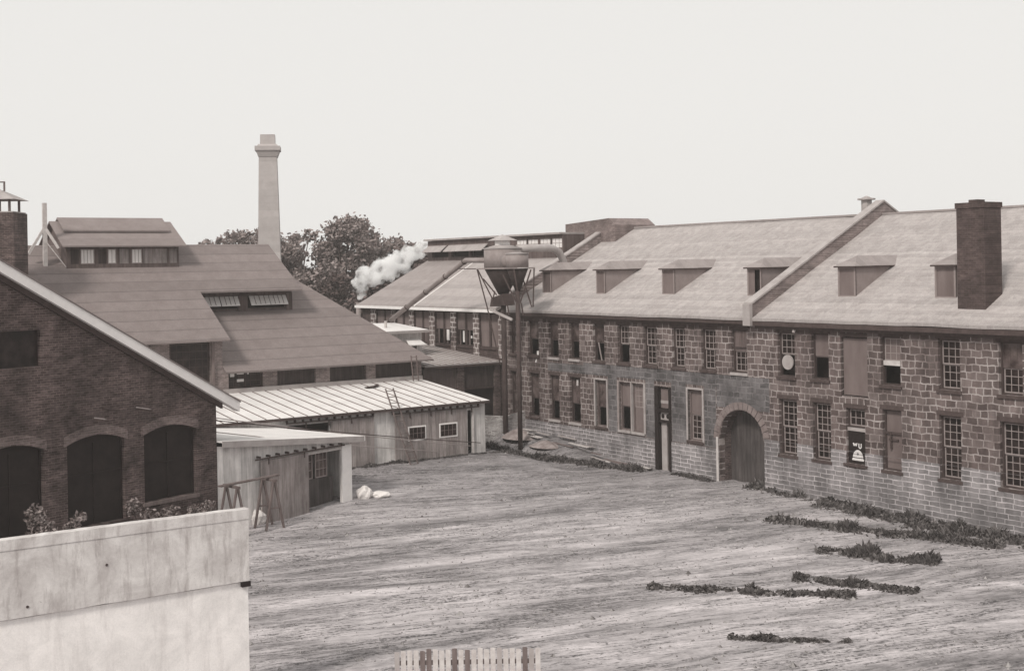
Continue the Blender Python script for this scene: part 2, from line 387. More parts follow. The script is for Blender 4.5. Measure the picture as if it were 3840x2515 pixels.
def window(parent, u0, u1, z0, z1, v=0, rec=.20, cols=3, rows=3, up='panes', low='panes', mat='frame_light', fmat='frame_dark',
           pane='glass', sill=True, lintel=True, split=.5, label=None, sillmat='lintel'):
    f = .06; mb = MB(); y0, y1 = v + rec - .06, v + rec + .08
    mb.box(u0, u0 + f, y0, y1, z0, z1).box(u1 - f, u1, y0, y1, z0, z1)
    mb.box(u0 + f, u1 - f, y0, y1, z0, z0 + f).box(u0 + f, u1 - f, y0, y1, z1 - f, z1)
    w_ = mb.build('window', fmat, parent)
    if label: w_['label'] = label
    a, b, c, d = u0 + f, u1 - f, z0 + f, z1 - f; zm = c + (d - c) * split
    if up == 'panes': sash(w_, 'sash', a, b, zm, d, v + rec, cols, rows, mat=mat, pane=pane)
    elif up == 'dim': sash(w_, 'sash', a, b, zm, d, v + rec, cols, rows, mat='glass_grey', pane='glass_grey', bar=.022)
    elif up == 'blind': MB().box(a, b, v + rec + .01, v + rec + .03, zm, d).build('blind', 'blind', w_)
    elif up == 'board':
        MB().box(a + .08, b - .02, v + rec - .12, v + rec - .03, zm + .2, d + .02).build('shutter', 'brown_board', w_)
        sash(w_, 'sash', a, b, zm, d, v + rec, cols, rows, mat='blind', pane='blind')
    if low == 'panes': sash(w_, 'sash', a, b, c, zm, v + rec + .05, cols, rows, mat=mat, pane=pane)
    elif low == 'dim': sash(w_, 'sash', a, b, c, zm, v + rec + .05, cols, rows, mat='glass_grey', pane='glass_grey', bar=.022)
    elif low == 'blind': MB().box(a, b, v + rec + .01, v + rec + .03, c, zm).build('blind', 'blind', w_)
    elif low == 'open':
        sash(w_, 'sash', a, b, zm - .05, zm + .10, v + rec + .05, 1, 1, mat=mat if up == 'panes' else 'blind', pane='glass', fr=.04)
    if low == 'open' or up == 'open': MB().box(a - .2, b + .2, v + rec + .7, v + rec + .72, c - .3, d + .3).build('dark_interior', 'dark', w_)
    if sill: MB().box(u0 - .07, u1 + .07, v - .07, v + rec - .07, z0 - .13, z0 - .003).build('sill', sillmat, w_)
    if lintel: MB().box(u0 - .12, u1 + .12, v - .012, v + rec - .07, z1 + .003, z1 + .19).build('lintel', 'lintel', w_)
    return w_
def gable_roof_slab(mb, pts, t=.14): return mb.slab(pts, t)

# ================================================================ ground
def smooth(t): t = max(0, min(1, t)); return t * t * (3 - 2 * t)
def inv(F, x, y):
    dx, dy = x - F[0][0], y - F[0][1]; c, s = math.cos(F[1]), math.sin(F[1]); return (dx * c + dy * s) / F[2], (-dx * s + dy * c) / F[2]
def ground_z(x, y):
    z = 0
    u, v = inv(FL, x, y)
    lu = smooth((v + 9) / 9) * smooth((u + 16) / 5) * (1 - smooth((u - .3) / 3.0)); z += .62 * lu
    u, v = inv(FS, x, y)
    bank = smooth((-5.0 - u) / 11) * smooth((v + 3.4) / 2.6) * (1 - smooth((-u - 17.5) / 2.5))
    z = max(z, 1.05 * bank + .10 * bank * noise.noise(Vector((u * .9, v * 1.3, 0))))
    if -45 < x < 45 and 20 < y < 90:
        xr = x * .94 + y * .34; yr = -x * .34 + y * .94
        z += .045 * noise.noise(Vector((xr * .12, yr * .9, 3))) + .03 * noise.noise(Vector((xr * .5, yr * 2.2, 8)))
    return z
def axis(lo, hi, st, far):
    a = [lo]
    while a[-1] < hi: a.append(a[-1] + st)
    s = st * 2; b = [a[-1]]
    while b[-1] < far: b.append(b[-1] + s); s *= 1.5
    s = st * 2; c = [lo]
    while c[-1] > -far: c.append(c[-1] - s); s *= 1.5
    return c[:0:-1] + a + b[1:]
gx = axis(-16, 26, .28, 3500); gy = axis(28, 78, .28, 3500)
gm = MB(); nx, ny = len(gx), len(gy)
gm.v = [(x, y, ground_z(x, y)) for y in gy for x in gx]
gm.f = [(j * nx + i, j * nx + i + 1, (j + 1) * nx + i + 1, (j + 1) * nx + i) for j in range(ny - 1) for i in range(nx - 1)]
gm.mi = [0] * len(gm.f)
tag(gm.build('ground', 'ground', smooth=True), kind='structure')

# ================================================================ stone mill
SE = .522
def sz(v): return 7.85 + SE * (v + .3)
mill = thing('stone_mill', 'long two-storey stone mill with pale slate roof, dormers and arched gateway, right side', 'mill building', FS)
UL, UR = -18.2, 22.0; DEP = 17.6; RV = 8.8
up_w = [(-17.42, -16.78), (-15.53, -14.46), (-13.48, -12.56), (-11.55, -10.65), (-9.42, -8.45), (-7.33, -6.37), (-5.24, -4.22), (-3.06, -2.12),
        (-.95, .02), (1.11, 2.11), (4.05, 5.07), (6.04, 7.01), (9.79, 10.78), (12.6, 13.6), (15.3, 16.3), (18.1, 19.1)]
lo_w = [(-17.42, -16.78), (-15.46, -14.49), (-13.47, -12.56), (-11.59, -10.62), (-9.3, -8.33), (-1.98, -.95), (4.07, 5.14), (6.06, 7.07), (9.83, 10.79),
        (12.6, 13.6), (15.3, 16.3), (18.1, 19.1)]
AC, AR, ASP = 1.66, 1.47, 2.03
def arch(u): return ASP + math.sqrt(max(0, AR * AR - (u - AC) ** 2))
PL = 1.52
H_up = [(a, b, 5.22, 7.2) for a, b in up_w] + [(7.67, 9.1, 4.62, 7.12)]
H_lo = [(a, b, 1.74, 4.22) for a, b in lo_w] + [(-7.3, -5.3, 1.74, 4.22), (7.91, 8.92, 1.80, 4.12)]
door_h = (-4.42, -3.2, -.5, 4.2); arch_h = (AC - AR, AC + AR, -.5, arch)
mb = wall(MB(), UL, UR, -.5, 7.86, H_up + H_lo + [door_h, arch_h], depth=.34)
# washed band: between the storeys on the left half
mb.build('facade_wall', 'stone', mill)
def band(u0, u1, z0, z1, holes, name, mat, proud):
    b = wall(MB(), u0, u1, z0, z1, holes, v=-proud, depth=proud + .002)
    b.poly([(u0, -proud, z1), (u1, -proud, z1), (u1, 0, z1), (u0, 0, z1)])
    return b.build(name, mat, mill)
band(-10.3, .05, 4.46, 5.06, [], 'washed_band', 'stone_mid', .012)
band(-13.6, -10.3, 4.46, 4.92, [], 'washed_band', 'stone_mid', .010)
cut = lambda hs, z0, z1: [(h[0], h[1], max(h[2], z0 - .001), h[3] if callable(h[3]) else min(h[3], z1 + .001)) for h in hs]
for a, b in ((-8.2, -7.45), (-5.14, -4.46), (-3.17, -2.1), (-.82, .0)): band(a, b, 1.56, 4.459, [], 'washed_pier', 'stone_mid', .008)
band(.052, 3.5, 3.54, 5.06, [], 'washed_patch', 'stone_mid', .011)
pl = MB()
for a, b in ((UL, door_h[0] - .02), (door_h[1] + .02, AC - AR - .02)):
    pl.box(a, b, -.05, -.003, -.5, PL)
pl.build('plinth', 'plinth', mill)
HP = [(a, b, 1.6, 2.301) for a, b in lo_w if a > 3] + [(7.91, 8.92, 1.6, 2.301)]
band(AC + AR + .02, UR, -.5, 2.30, HP, 'plinth', 'plinth', .04)
MB().poly([(UR, 0, -.5), (UR, DEP, -.5), (UR, DEP, 7.8), (UR, RV, sz(RV) - .1), (UR, 0, 7.8)]).poly([(UL, 0, -.5), (UL, DEP, -.5), (UL, DEP, 7.8), (UL, RV, sz(RV) - .1), (UL, 0, 7.8)]).build('gable_wall', 'stone_side', mill)
MB().poly([(UL, DEP, -.5), (UR, DEP, -.5), (UR, DEP, 7.86), (UL, DEP, 7.86)]).build('rear_wall', 'stone', mill)
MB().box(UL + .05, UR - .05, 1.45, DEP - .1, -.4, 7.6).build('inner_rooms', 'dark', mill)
# roofs: left run and right run
def roof_pair(a, b, dz=0.0):
    rf = MB(); N_ = max(2, int((b - a) / .8)); K_ = 9
    def pt(i, j):
        u = a + (b - a) * i / N_; v = -.38 + (RV + .38) * j / K_
        return (u, v, sz(v) + dz + .04 * noise.noise(Vector((u * .45, v * .4, 1))) + .012 * noise.noise(Vector((u * 2, v * 2, 4))))
    for i in range(N_):
        for j in range(K_): rf.poly([pt(i, j), pt(i + 1, j), pt(i + 1, j + 1), pt(i, j + 1)])
        p, q = pt(i, 0), pt(i + 1, 0); rf.poly([(p[0], p[1], p[2] - .13), (q[0], q[1], q[2] - .13), q, p]).poly([(p[0], 0, p[2] - .13), (q[0], 0, q[2] - .13), (q[0], q[1], q[2] - .13), (p[0], p[1], p[2] - .13)])
    rf.slab([(a, RV + .002, sz(RV) + dz), (b, RV + .002, sz(RV) + dz), (b, DEP + .4, sz(-.38) + dz), (a, DEP + .4, sz(-.38) + dz)], .13)
    return rf.build('roof', 'slate', mill)
r1 = roof_pair(UL + .5, 2.4); r2 = roof_pair(2.85, UR + .3)
for rr, a, b in ((r1, UL + .5, 2.4), (r2, 2.85, UR + .3)):
    MB().box(a, b, RV - .12, RV + .12, sz(RV) - .03, sz(RV) + .07).build('ridge_cap', 'slate_wing', rr)
MB().box(UL + .3, 2.38, -.34, -.012, 7.50, 7.66).box(UL + .3, 2.38, -.20, -.010, 7.36, 7.495).build('cornice', 'frame_dark', mill)
MB().box(2.86, UR, -.36, -.012, 7.46, 7.66).box(2.86, UR, -.22, -.010, 7.33, 7.455).build('cornice', 'lintel', mill)
# parapets
def parapet(u0, u1, hh, v0, name='parapet'):
    zt = lambda v: sz(v) + hh
    p = MB(); side = [(u1, v0, sz(v0) - .4), (u1, RV, sz(RV) - .4), (u1, DEP - v0, sz(v0) - .4), (u1, DEP - v0, zt(v0)), (u1, RV, zt(RV)), (u1, v0, zt(v0))]
    p.slab(side, u1 - u0, axis=(-1, 0, 0)); o = p.build(name, 'brick_pier', mill)
    c = MB(); e = .05
    c.slab([(u0 - e, v0 - e, zt(v0 - e) + .004), (u1 + e, v0 - e, zt(v0 - e) + .004), (u1 + e, RV, zt(RV) + .004), (u0 - e, RV, zt(RV) + .004)], .09, axis=(0, 0, 1))
    c.slab([(u0 - e, RV + .003, zt(RV) + .004), (u1 + e, RV + .003, zt(RV) + .004), (u1 + e, DEP - v0, zt(v0) + .004), (u0 - e, DEP - v0, zt(v0) + .004)], .09, axis=(0, 0, 1))
    c.build('coping', 'fascia', o); return o
parapet(2.42, 2.84, .62, -.34)
MB().box(2.40, 2.86, -.52, -.345, 7.45, 8.45).build('corbel', 'fascia', mill)
parapet(UL + .02, UL + .45, .55, .3)
# dormers
dp = [(-16.02, .86), (-10.92, .78), (-5.40, .95), (.75, .92), (6.32, .98), (11.4, 1.0), (16.6, 1.0)]
for i, (u, wd) in enumerate(dp):
    v0, z0, z1 = 1.45, 8.7, 10.08
    d = MB(); d.poly([(u + wd, v0, z0), (u + wd, v0, z1), (u + wd, 4.0, z1)]).poly([(u, v0, z0), (u, v0, z1), (u, 4.0, z1)])
    d.box(u, u + .09, v0, v0 + .08, z0, z1).box(u + wd - .09, u + wd, v0, v0 + .08, z0, z1).box(u + .09, u + wd - .09, v0, v0 + .08, z1 - .1, z1).box(u + .09, u + wd - .09, v0, v0 + .08, z0, z0 + .12)
    o = d.build('dormer', M['cheek'] if 'cheek' in M else 'blind', mill)
    a, b = u + .09, u + wd - .09
    if i == 3:
        MB().box(a, a + (b - a) * .5, v0 + .03, v0 + .05, z0 + .12, z1 - .1).build('shutter', 'blind', o); MB().box(a, b, v0 + .3, v0 + .32, z0 + .12, z1 - .1).build('dark_interior', 'dark', o)
    else:
        MB().box(a, b, v0 + .03, v0 + .05, z0 + .12, z1 - .1).build('shutter', ('brown_board', 'blind', 'blind', 'blind', 'blind', 'blind', 'blind')[i], o)
    e0, e1, zr, um = u - .1, u + wd + .1, z1 + .46, u + wd / 2; A0, A1, A2, A3 = (e0, v0 - .14, z1 + .02), (e1, v0 - .14, z1 + .02), (e1, 4.05, z1 + .02), (e0, 4.05, z1 + .02)
    R0, R1 = (um, v0 + .7, zr), (um, 4.95, zr)
    MB().poly([A0, A1, R0]).poly([A1, A2, R1, R0]).poly([A3, A0, R0, R1]).poly([A3, A2, A1, A0]).build('dormer_roof', 'slate_wing', o)
    MB().box(e1 - .02, e1 + .02, v0 - .14, 4.0, z1 - .05, z1 + .015).box(e0, e1 - .02, v0 - .16, v0 - .142, z1 - .05, z1 + .015).build('eaves_board', 'frame_dark', o)
# roof chimney, vent pipe
c0, c1, cv0, cv1 = 13.05, 14.3, .68, 1.75
ch = MB().box(c0, c1, cv0, cv1, 8.1, 12.28).build('chimney', 'chimney_dark', mill)
MB().box(c0 - .04, c1 + .04, cv0 - .04, cv1 + .04, 12.283, 12.5).build('chimney_cap', 'chimney_dark', ch)
MB().box(c0 + .35, c1 - .5, cv0 + .3, cv1 - .3, 12.503, 12.62).build('chimney_pot', 'brick_dark', ch)
vp = MB().tube([(1.79, RV, 12.3), (1.79, RV, 13.36)], .26, 8).build('vent_stack', 'fascia', mill)
MB().tube([(1.79, RV, 13.363), (1.79, RV, 13.44)], .44, 8).tube([(1.79, RV, 13.443), (1.79, RV, 13.56)], [.30, .05], 8).build('vent_cap', 'fascia', vp)
# windows
ups = [('dim', 'dim'), ('dim', 'open'), ('dim', 'open'), ('dim', 'open'), ('dim', 'open'), ('panes', 'open'), ('panes', 'panes'), ('panes', 'panes'), ('panes', 'panes'),
       ('board', 'panes'), ('panes', 'open'), ('blind', 'open'), ('panes', 'open'), ('panes', 'panes'), ('dim', 'panes'), ('panes', 'panes')]
for i, ((a, b), (p, q)) in enumerate(zip(up_w, ups)):
    wn = window(mill, a, b, 5.22, 7.2, up=p, low=q, mat='frame_light', pane='glass' if i != 12 else 'blind', sillmat='fascia' if i in (2, 3, 9) else 'lintel', cols=3, rows=3)
    if i == 1: MB().bar((b - .25, .1, 5.2), (b - .25, -.05, 4.85), .06).box(b - .22, b - .06, .02, .12, 5.28, 5.5).build('rag', 'white_and_daylight', wn)
    if i == 4: MB().bar((a + .3, .14, 6.2), (a + .62, .10, 5.25), .05).build('prop_stick', 'frame_light', wn)
    if i == 10:
        MB().tube([(4.58, .05, 5.86), (4.58, .11, 5.86)], .33, 24).build('round_plate', 'fascia', wn)
        wn['label'] = 'upper window with a round pale disc in its open lower half'
    if i == 12: MB().box(a + .06, b - .06, .1, .16, 6.02, 6.22).build('cross_board', 'pale_wood', wn)
los = [('dim', 'dim'), ('dim', 'open'), ('dim', 'open'), ('dim', 'open'), ('dim', 'open'), ('blind', 'panes'), ('panes', 'panes'), ('panes', 'panes'), ('blind', 'blind'),
       ('panes', 'panes'), ('panes', 'panes'), ('panes', 'panes')]
for i, ((a, b), (p, q)) in enumerate(zip(lo_w, los)):
    lt = i in (4, 5)
    wn = window(mill, a, b, 1.74, 4.22, up=p, low=q, fmat='frame_dark' if not lt else 'wood', cols=3, rows=4, sillmat='fascia' if i in (2, 3) else 'lintel', lintel=not lt, split=.42 if i in (1, 2, 3, 4) else .5)
    if lt: MB().box(a - .1, a, -.03, .12, 1.7, 4.3).box(b, b + .1, -.03, .12, 1.7, 4.3).box(a, b, -.03, .12, 4.222, 4.32).build('casing', 'fascia', wn)
    if i == 3: MB().box(a + .42, a + .58, .16, .18, 3.75, 4.08).build('paper', 'pale_wood', wn)
    if i == 8: MB().box(a + .06, b - .06, .14, .2, 3.2, 3.3).bar((a + .3, .15, 2.6), (a + .3, .15, 3.3), .07).box(a + .2, b - .3, .14, .19, 2.95, 3.02).build('batten', 'frame_dark', wn)
# double window
for k, (a, b, p, q) in enumerate(((-7.3, -6.34, 'blind', 'open'), (-6.26, -5.3, 'panes', 'blind'))):
    wn = window(mill, a, b, 1.74, 4.22, up=p, low=q, fmat='wood', cols=3, rows=4, lintel=False, sillmat='fascia', pane='blind')
    MB().box(a - (.12 if k == 0 else .04), a, -.03, .12, 1.7, 4.3).box(b, b + (.04 if k == 0 else .14), -.03, .12, 1.7, 4.3).build('casing', 'fascia' if k else 'frame_light', wn)
# tall boarded opening + board with lettering
MB().box(7.73, 9.04, .12, .2, 4.66, 7.06).build('boarded_opening', 'blind', mill)
MB().box(7.66, 9.11, -.03, .1, 7.123, 7.28).build('lintel', 'lintel', mill)
wn = window(mill, 7.91, 8.92, 3.32, 4.12, up='none', low='none', cols=3, rows=2, sill=False); sash(wn, 'sash', 7.97, 8.86, 3.38, 4.06, .2, 3, 2, mat='frame_light')
bd = MB().box(7.94, 8.89, .10, .15, 1.83, 3.16).build('notice_board', 'black_board', mill); bd['label'] = 'black board with white letters and a white dome shape'
MB().box(7.93, 8.90, .06, .16, 3.165, 3.30).build('rail', 'fascia', mill)
MB().box(7.8, 9.05, -.1, .09, 1.68, 1.79).build('sill', 'lintel', mill)
def stroke(mb, pts, y, wd):
    for p, q in zip(pts, pts[1:]): mb.bar((p[0], y, p[1]), (q[0], y, q[1]), wd, .012, up=(0, 1, 0))
mk = MB(); y = .092
stroke(mk, [(8.20, 2.66), (8.25, 2.54), (8.30, 2.64), (8.35, 2.54), (8.40, 2.66)], y, .05)
stroke(mk, [(8.50, 2.66), (8.50, 2.50), (8.56, 2.45), (8.62, 2.50), (8.62, 2.66)], y, .045)
mk.build('lettering', 'white_and_daylight', bd)
dm = MB(); pts = [(8.12, y, 1.98)] + [(8.44 + .28 * math.cos(t), y, 2.02 + .36 * math.sin(t)) for t in [math.pi - math.pi * i / 12 for i in range(13)]] + [(8.76, y, 1.98), (8.74, y, 1.93), (8.14, y, 1.93)]
dm.slab(pts, .02, axis=(0, 1, 0)); dm.build('dome_mark', 'white_and_daylight', bd)
mk = MB(); stroke(mk, [(8.16, 2.06), (8.4, 2.05), (8.74, 2.06)], .085, .025); stroke(mk, [(8.38, 2.22), (8.5, 2.22)], .085, .02); stroke(mk, [(8.44, 2.15), (8.44, 2.29)], .085, .02); mk.build('dome_mark', 'black_board', bd)
# tall door
dr = MB().box(-4.42, -4.16, -.05, .28, -.4, 4.2).box(-3.36, -3.2, -.05, .28, -.4, 4.2).box(-4.16, -3.36, -.02, .28, 2.93, 3.10).box(-4.16, -3.36, -.02, .28, 2.42, 2.52).build('door_frame', 'black_board', mill)
MB().box(-4.14, -3.38, .16, .2, 3.12, 4.1).box(-4.14, -3.38, .14, .155, 3.35, 3.5, 1).build('transom', ['blind', 'fascia'], dr)
MB().box(-4.14, -3.38, .12, .18, 2.53, 2.92).build('carved_panel', 'fascia', dr)
MB().tube([(-3.97, .11, 2.72), (-3.97, .119, 2.72)], .12, 10).tube([(-3.6, .11, 2.72), (-3.6, .119, 2.72)], .12, 10).build('roundel', 'black_board', dr)
MB().box(-4.12, -3.72, .14, .2, -.4, 2.40).build('door', 'fascia', dr); MB().box(-3.72, -3.38, .2, .24, -.4, 2.40).build('door', 'dark_board', dr)
# arched gateway
vs = MB(); N = 17
for i in range(N):
    t0, t1 = math.pi - math.pi * i / N, math.pi - math.pi * (i + 1) / N; gq = .012; r0, r1 = AR + .01, AR + .36
    vs.slab([(AC + r0 * math.cos(t0 - gq), -.03, ASP + r0 * math.sin(t0 - gq)), (AC + r1 * math.cos(t0 - gq), -.03, ASP + r1 * math.sin(t0 - gq)),
             (AC + r1 * math.cos(t1 + gq), -.03, ASP + r1 * math.sin(t1 + gq)), (AC + r0 * math.cos(t1 + gq), -.03, ASP + r0 * math.sin(t1 + gq))], .028, axis=(0, 1, 0))
vs.build('arch_stones', 'ring', mill)
rv = MB(); a0, a1 = AC - AR, AC + AR; D = .95
rv.poly([(a0 - .001, .33, -.5), (a0 - .001, D, -.5), (a0 - .001, D, ASP), (a0 - .001, .33, ASP)]).poly([(a1, .33, -.5), (a1, D, -.5), (a1, D, ASP), (a1, .33, ASP)])
for i in range(16):
    t0, t1 = math.pi * i / 16, math.pi * (i + 1) / 16
    rv.poly([(AC + AR * math.cos(t), y, ASP + AR * math.sin(t)) for t, y in ((t0, .33), (t0, D), (t1, D), (t1, .33))])
rv.build('gateway_lining', 'brick_side', mill)
MB().box(a0 - .16, a0 - .02, -.07, -.052, -.4, 2.1).build('gateway_jamb', 'pale_wood', mill)
gt = MB(); gt.slab([(a0, D - .2, -.4), (a1, D - .2, -.4)] + [(AC + AR * math.cos(t), D - .2, ASP + AR * math.sin(t)) for t in [math.pi * i / 16 for i in range(17)]], .08, axis=(0, 1, 0))
gt.build('gate', M.get('gate', 'dark_board'), mill)
# drain spout on the eave
MB().tube([(5.2, -.12, 7.42), (5.2, -.2, 7.2)], .07, 8).build('spout', 'fascia', mill)

# ================================================================ mill wing
wing = thing('mill_wing', 'far wing of the stone mill, lower roof, wide windows between block piers', 'mill wing', FS)
WL, WR = -36.0, -18.25
piers = [(-34.7, -33.98), (-31.79, -31.19), (-29.28, -28.68), (-26.62, -25.98), (-23.97, -23.36), (-21.33, -20.69), (-18.52, -18.26)]
holes = [(a[1], b[0], 5.45, 7.5) for a, b in zip(piers, piers[1:])]
wall(MB(), WL, WR, -.5, 7.76, holes, depth=.3).build('facade_wall', 'brick_dark', wing)
for a, b in piers: MB().box(a, b, -.06, -.004, 4.9, 7.55).build('pier', 'pier', wing)
for k, (a, b, z0, z1) in enumerate(holes):
    m = (a + b) / 2; zm = 6.45
    wf = MB().box(m - .09, m + .09, .06, .2, z0, z1).box(a, m - .09, .08, .2, z0, z0 + .08).box(m + .09, b, .08, .2, z0, z0 + .08).build('window', 'frame_dark', wing)
    for j, (p, q) in enumerate(((a + .02, m - .09), (m + .09, b - .02))):
        MB().box(p, q, .12, .15, zm, z1).build('sash', 'blind', wf)
        if k in (3, 4): MB().box(p + .15, p + .25, .15, .2, z0 + .08, zm).build('rag', 'wood', wf)
        else: MB().box(p, q, .14, .17, z0 + .08, zm).build('sash', 'blind' if k > 4 else 'brown_board', wf)
    if k == 3: MB().box(b - .62, b - .32, .03, .06, 5.75, 6.42).build('white_sheet', 'white_and_daylight', wf)
    if k == 4: MB().box(m - .3, m - .12, .03, .05, 5.7, 6.4).box(m + .35, m + .5, .2, .22, 5.95, 6.1).build('white_sheet', 'white_and_daylight', wf)
    MB().box(a, b, -.08, .05, z0 - .08, z0 - .004).build('sill', 'lintel', wf)
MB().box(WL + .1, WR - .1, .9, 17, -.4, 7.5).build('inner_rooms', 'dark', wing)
MB().poly([(WL, 0, -.5), (WL, DEP, -.5), (WL, DEP, 7.76), (WL, RV, sz(RV) - .1), (WL, 0, 7.76)]).build('gable_wall', 'brick_dark', wing)
MB().poly([(WL, DEP, -.5), (WR, DEP, -.5), (WR, DEP, 7.76), (WL, DEP, 7.76)]).build('rear_wall', 'brick_dark', wing)
rf = MB(); a, b, dz = WL - .35, WR - .02, -.03
rf.slab([(a, -.38, sz(-.38) + dz), (b, -.38, sz(-.38) + dz), (b, RV, sz(RV) + dz), (a, RV, sz(RV) + dz)], .12)
rf.slab([(a, RV + .002, sz(RV) + dz), (b, RV + .002, sz(RV) + dz), (b, DEP + .4, sz(-.38) + dz), (a, DEP + .4, sz(-.38) + dz)], .12)
rf.build('roof', 'slate_wing', wing)
rf = MB(); a = -27.9
rf.slab([(a, -.36, sz(-.36) + .09), (b, -.36, sz(-.36) + .09), (b, 5.1, sz(5.1) + .09), (-29.0, 5.1, sz(5.1) + .09)], .10)
rf.build('roof', 'slate_light', wing)
MB().slab([(a - .12, -.38, sz(-.38) + .1), (a, -.38, sz(-.38) + .1), (-29.0, 5.1, sz(5.1) + .1), (-29.12, 5.1, sz(5.1) + .1)], .05).build('verge_board', 'white_trim', wing)
MB().box(WL - .35, WR - .02, -.46, -.385, 7.62, 7.80).build('gutter', 'white_trim', wing)
# clerestory monitor with awning windows
mv = 5.5; ml, mr = -36.1, -19.4
mo = wall(MB(), ml, mr, 10.6, 12.3, [(-35.5, -33.2, 11.1, 11.75), (-32.8, -30.5, 11.1, 11.75), (-30.2, -27.9, 11.1, 11.75), (-24.6, -22.1, 11.45, 12.1), (-21.95, -19.5, 11.45, 12.1)], v=mv, depth=.2)
mo.poly([(ml, mv, 10.6), (ml, 12.1, 10.6), (ml, 12.1, 12.3), (ml, mv, 12.3)]).poly([(mr, mv, 10.6), (mr, 12.1, 10.6), (mr, 12.1, 12.3), (mr, mv, 12.3)]).poly([(ml, 12.1, 10.6), (mr, 12.1, 10.6), (mr, 12.1, 12.3), (ml, 12.1, 12.3)])
mo = mo.build('clerestory', M.get('cler', 'brown_board'), wing)
MB().slab([(ml - .2, mv - .25, 12.32), (mr, mv - .25, 12.32), (mr, 12.3, 12.32), (ml - .2, 12.3, 12.32)], .12, axis=(0, 0, 1)).build('clerestory_roof', 'fascia', mo)
for x in (-36.0, -33.1, -30.6):
    MB().slab([(x, mv - .02, 11.95), (x + 2.6, mv - .02, 11.95), (x + 2.6, mv - .55, 11.52), (x, mv - .55, 11.52)], .05).build('awning_sash', 'fascia', mo)
    MB().box(x + .4, x + 2.4, mv + .25, mv + .27, 11.0, 11.8).build('dark_interior', 'dark', mo)
for x in (-24.6, -23.3, -21.95, -20.65): sash(mo, 'sash', x, x + 1.15, 11.45, 12.1, mv + .05, 3, 2, mat='frame_light', pane='white_and_daylight')
# brick stair block
bl = MB(); p = [(-19.35, 6.4, 10.8), (-14.9, 6.4, 10.8)]
bl.slab([(-21.4, 7.2, 10.8), (-16.3, 7.2, 10.8), (-16.3, 7.2, 12.8), (-16.95, 7.2, 13.22), (-21.4, 7.2, 13.0)], 3.2, axis=(0, 1, 0))
bl.build('stair_block', 'brick_dark' if 'stair' not in M else M['stair'], wing)

# ================================================================ annex against the wing
annex = thing('annex', 'single-storey brick annex with weathered tin roof below the far wing', 'annex', FS)
au = -18.3
MB().slab([(-29, -.03, 5.50), (au + .15, -.03, 4.76), (au + .15, -5.35, 4.76), (-29, -5.35, 5.50)], .08).build('roof', 'tin_dull', annex)
s = MB()
for i in range(12):
    v = -.35 - i * .44; s.bar((-28.9, v, 5.51), (au + .14, v, 4.775), .045, .03)
s.build('roof_seam', 'seam', annex)
MB().box(au + .02, au + .14, -5.35, -.08, 4.55, 4.67).build('fascia', 'frame_dark', annex)
MB().box(-29, au - .25, -5.3, -.1, -.5, 4.55).build('wall', 'dark', annex)
for a, b in ((-3.08, -2.63), (-.5, -.1),): MB().box(au - .24, au - .02, a, b, -.4, 4.55).build('pier', 'brick_side' if 'pier_side' not in M else 'pier_side', annex)
for a, b in ((-2.63, -.5), (-5.3, -3.08)):
    MB().box(au - .22, au - .15, a + .02, b - .02, 3.3, 4.5).build('window_board', 'brown_board' if a < -3 else 'dark_board', annex)
    MB().box(au - .2, au - .05, a + .02, b - .02, 3.2, 3.28).build('sill', 'frame_dark', annex)

# penthouse on the annex roof
pen = thing('rooftop_hut', 'small white-walled hut with flat tin roof behind the ladder corner', 'rooftop hut', FL)
MB().box(.2, 2.95, 12.02, 14.6, 4.6, 6.2).build('wall', 'white_board', pen)
MB().slab([(-.9, 11.6, 6.34), (3.25, 11.6, 6.34), (2.7, 15.3, 6.72), (-.9, 15.3, 6.72)], .07).build('roof', 'tin', pen)
MB().box(-.9, 3.25, 11.52, 11.597, 6.17, 6.34).build('fascia', 'fascia', pen)
MB().slab([(1.55, 11.2, 5.45), (2.8, 11.2, 5.45), (2.66, 11.98, 5.78), (1.72, 11.98, 5.78)], .05).box(1.5, 2.85, 11.15, 11.197, 5.38, 5.45).build('hatch_hood', 'tin', pen)
MB().box(1.9, 2.5, 11.9, 12.01, 4.7, 5.38).build('doorway', 'dark', pen)
MB().tube([(.95, 13.2, 6.5), (.95, 13.2, 6.95)], .09, 8).build('vent_pipe', 'pale_wood', pen)

# ================================================================ felt-roofed foundry
fd = thing('foundry_building', 'long brick foundry with stepped felt roofs and roof monitor, left', 'foundry', FL)
T = .57
def lz(v): return 6.73 + T * (v - 6.5)
def lz2(v): return 5.05 + T * (v - 6.83)
LV = 15.8
# main (lower) wall under the lower roof
fw = [(-12.26, -10.23), (-9.38, -7.02), (-6.11, -3.75), (-3.13, -.5)]
wall(MB(), -12.6, 0, -.5, 5.15, [(a, b, 3.85, 4.96) for a, b in fw], v=7, depth=.35).poly([(0, 7, -.5), (0, 25, -.5), (0, 25, 5.1), (0, 7, 5.1)]).build('front_wall', 'brick_pier', fd)
for k, (a, b) in enumerate(fw):
    if k == 0:
        wn = MB().box(a, b, 7.4, 7.42, 3.85, 4.96).build('window', 'glass', fd)
        for x in (0, 1): sash(wn, 'sash', a + .03 + x * 1.0, a + 1.0 + x * 1.0, 3.9, 4.93, 7.2, 3, 3, mat='frame_dark', pane='glass')
        MB().box(a + .15, a + .4, 7.17, 7.185, 4.5, 4.75).box(a + .55, a + .95, 7.17, 7.185, 4.62, 4.8).box(a + .55, a + .95, 7.17, 7.185, 4.2, 4.35).box(a + 1.15, a + 1.25, 7.17, 7.185, 4.6, 4.85).build('daylight_patch', 'white_and_daylight', wn)  # pale patches painted as daylight in the panes, set before the glass
    else: MB().box(a, b, 7.2, 7.24, 3.85, 4.96).build('window_board', 'dark_board', fd)
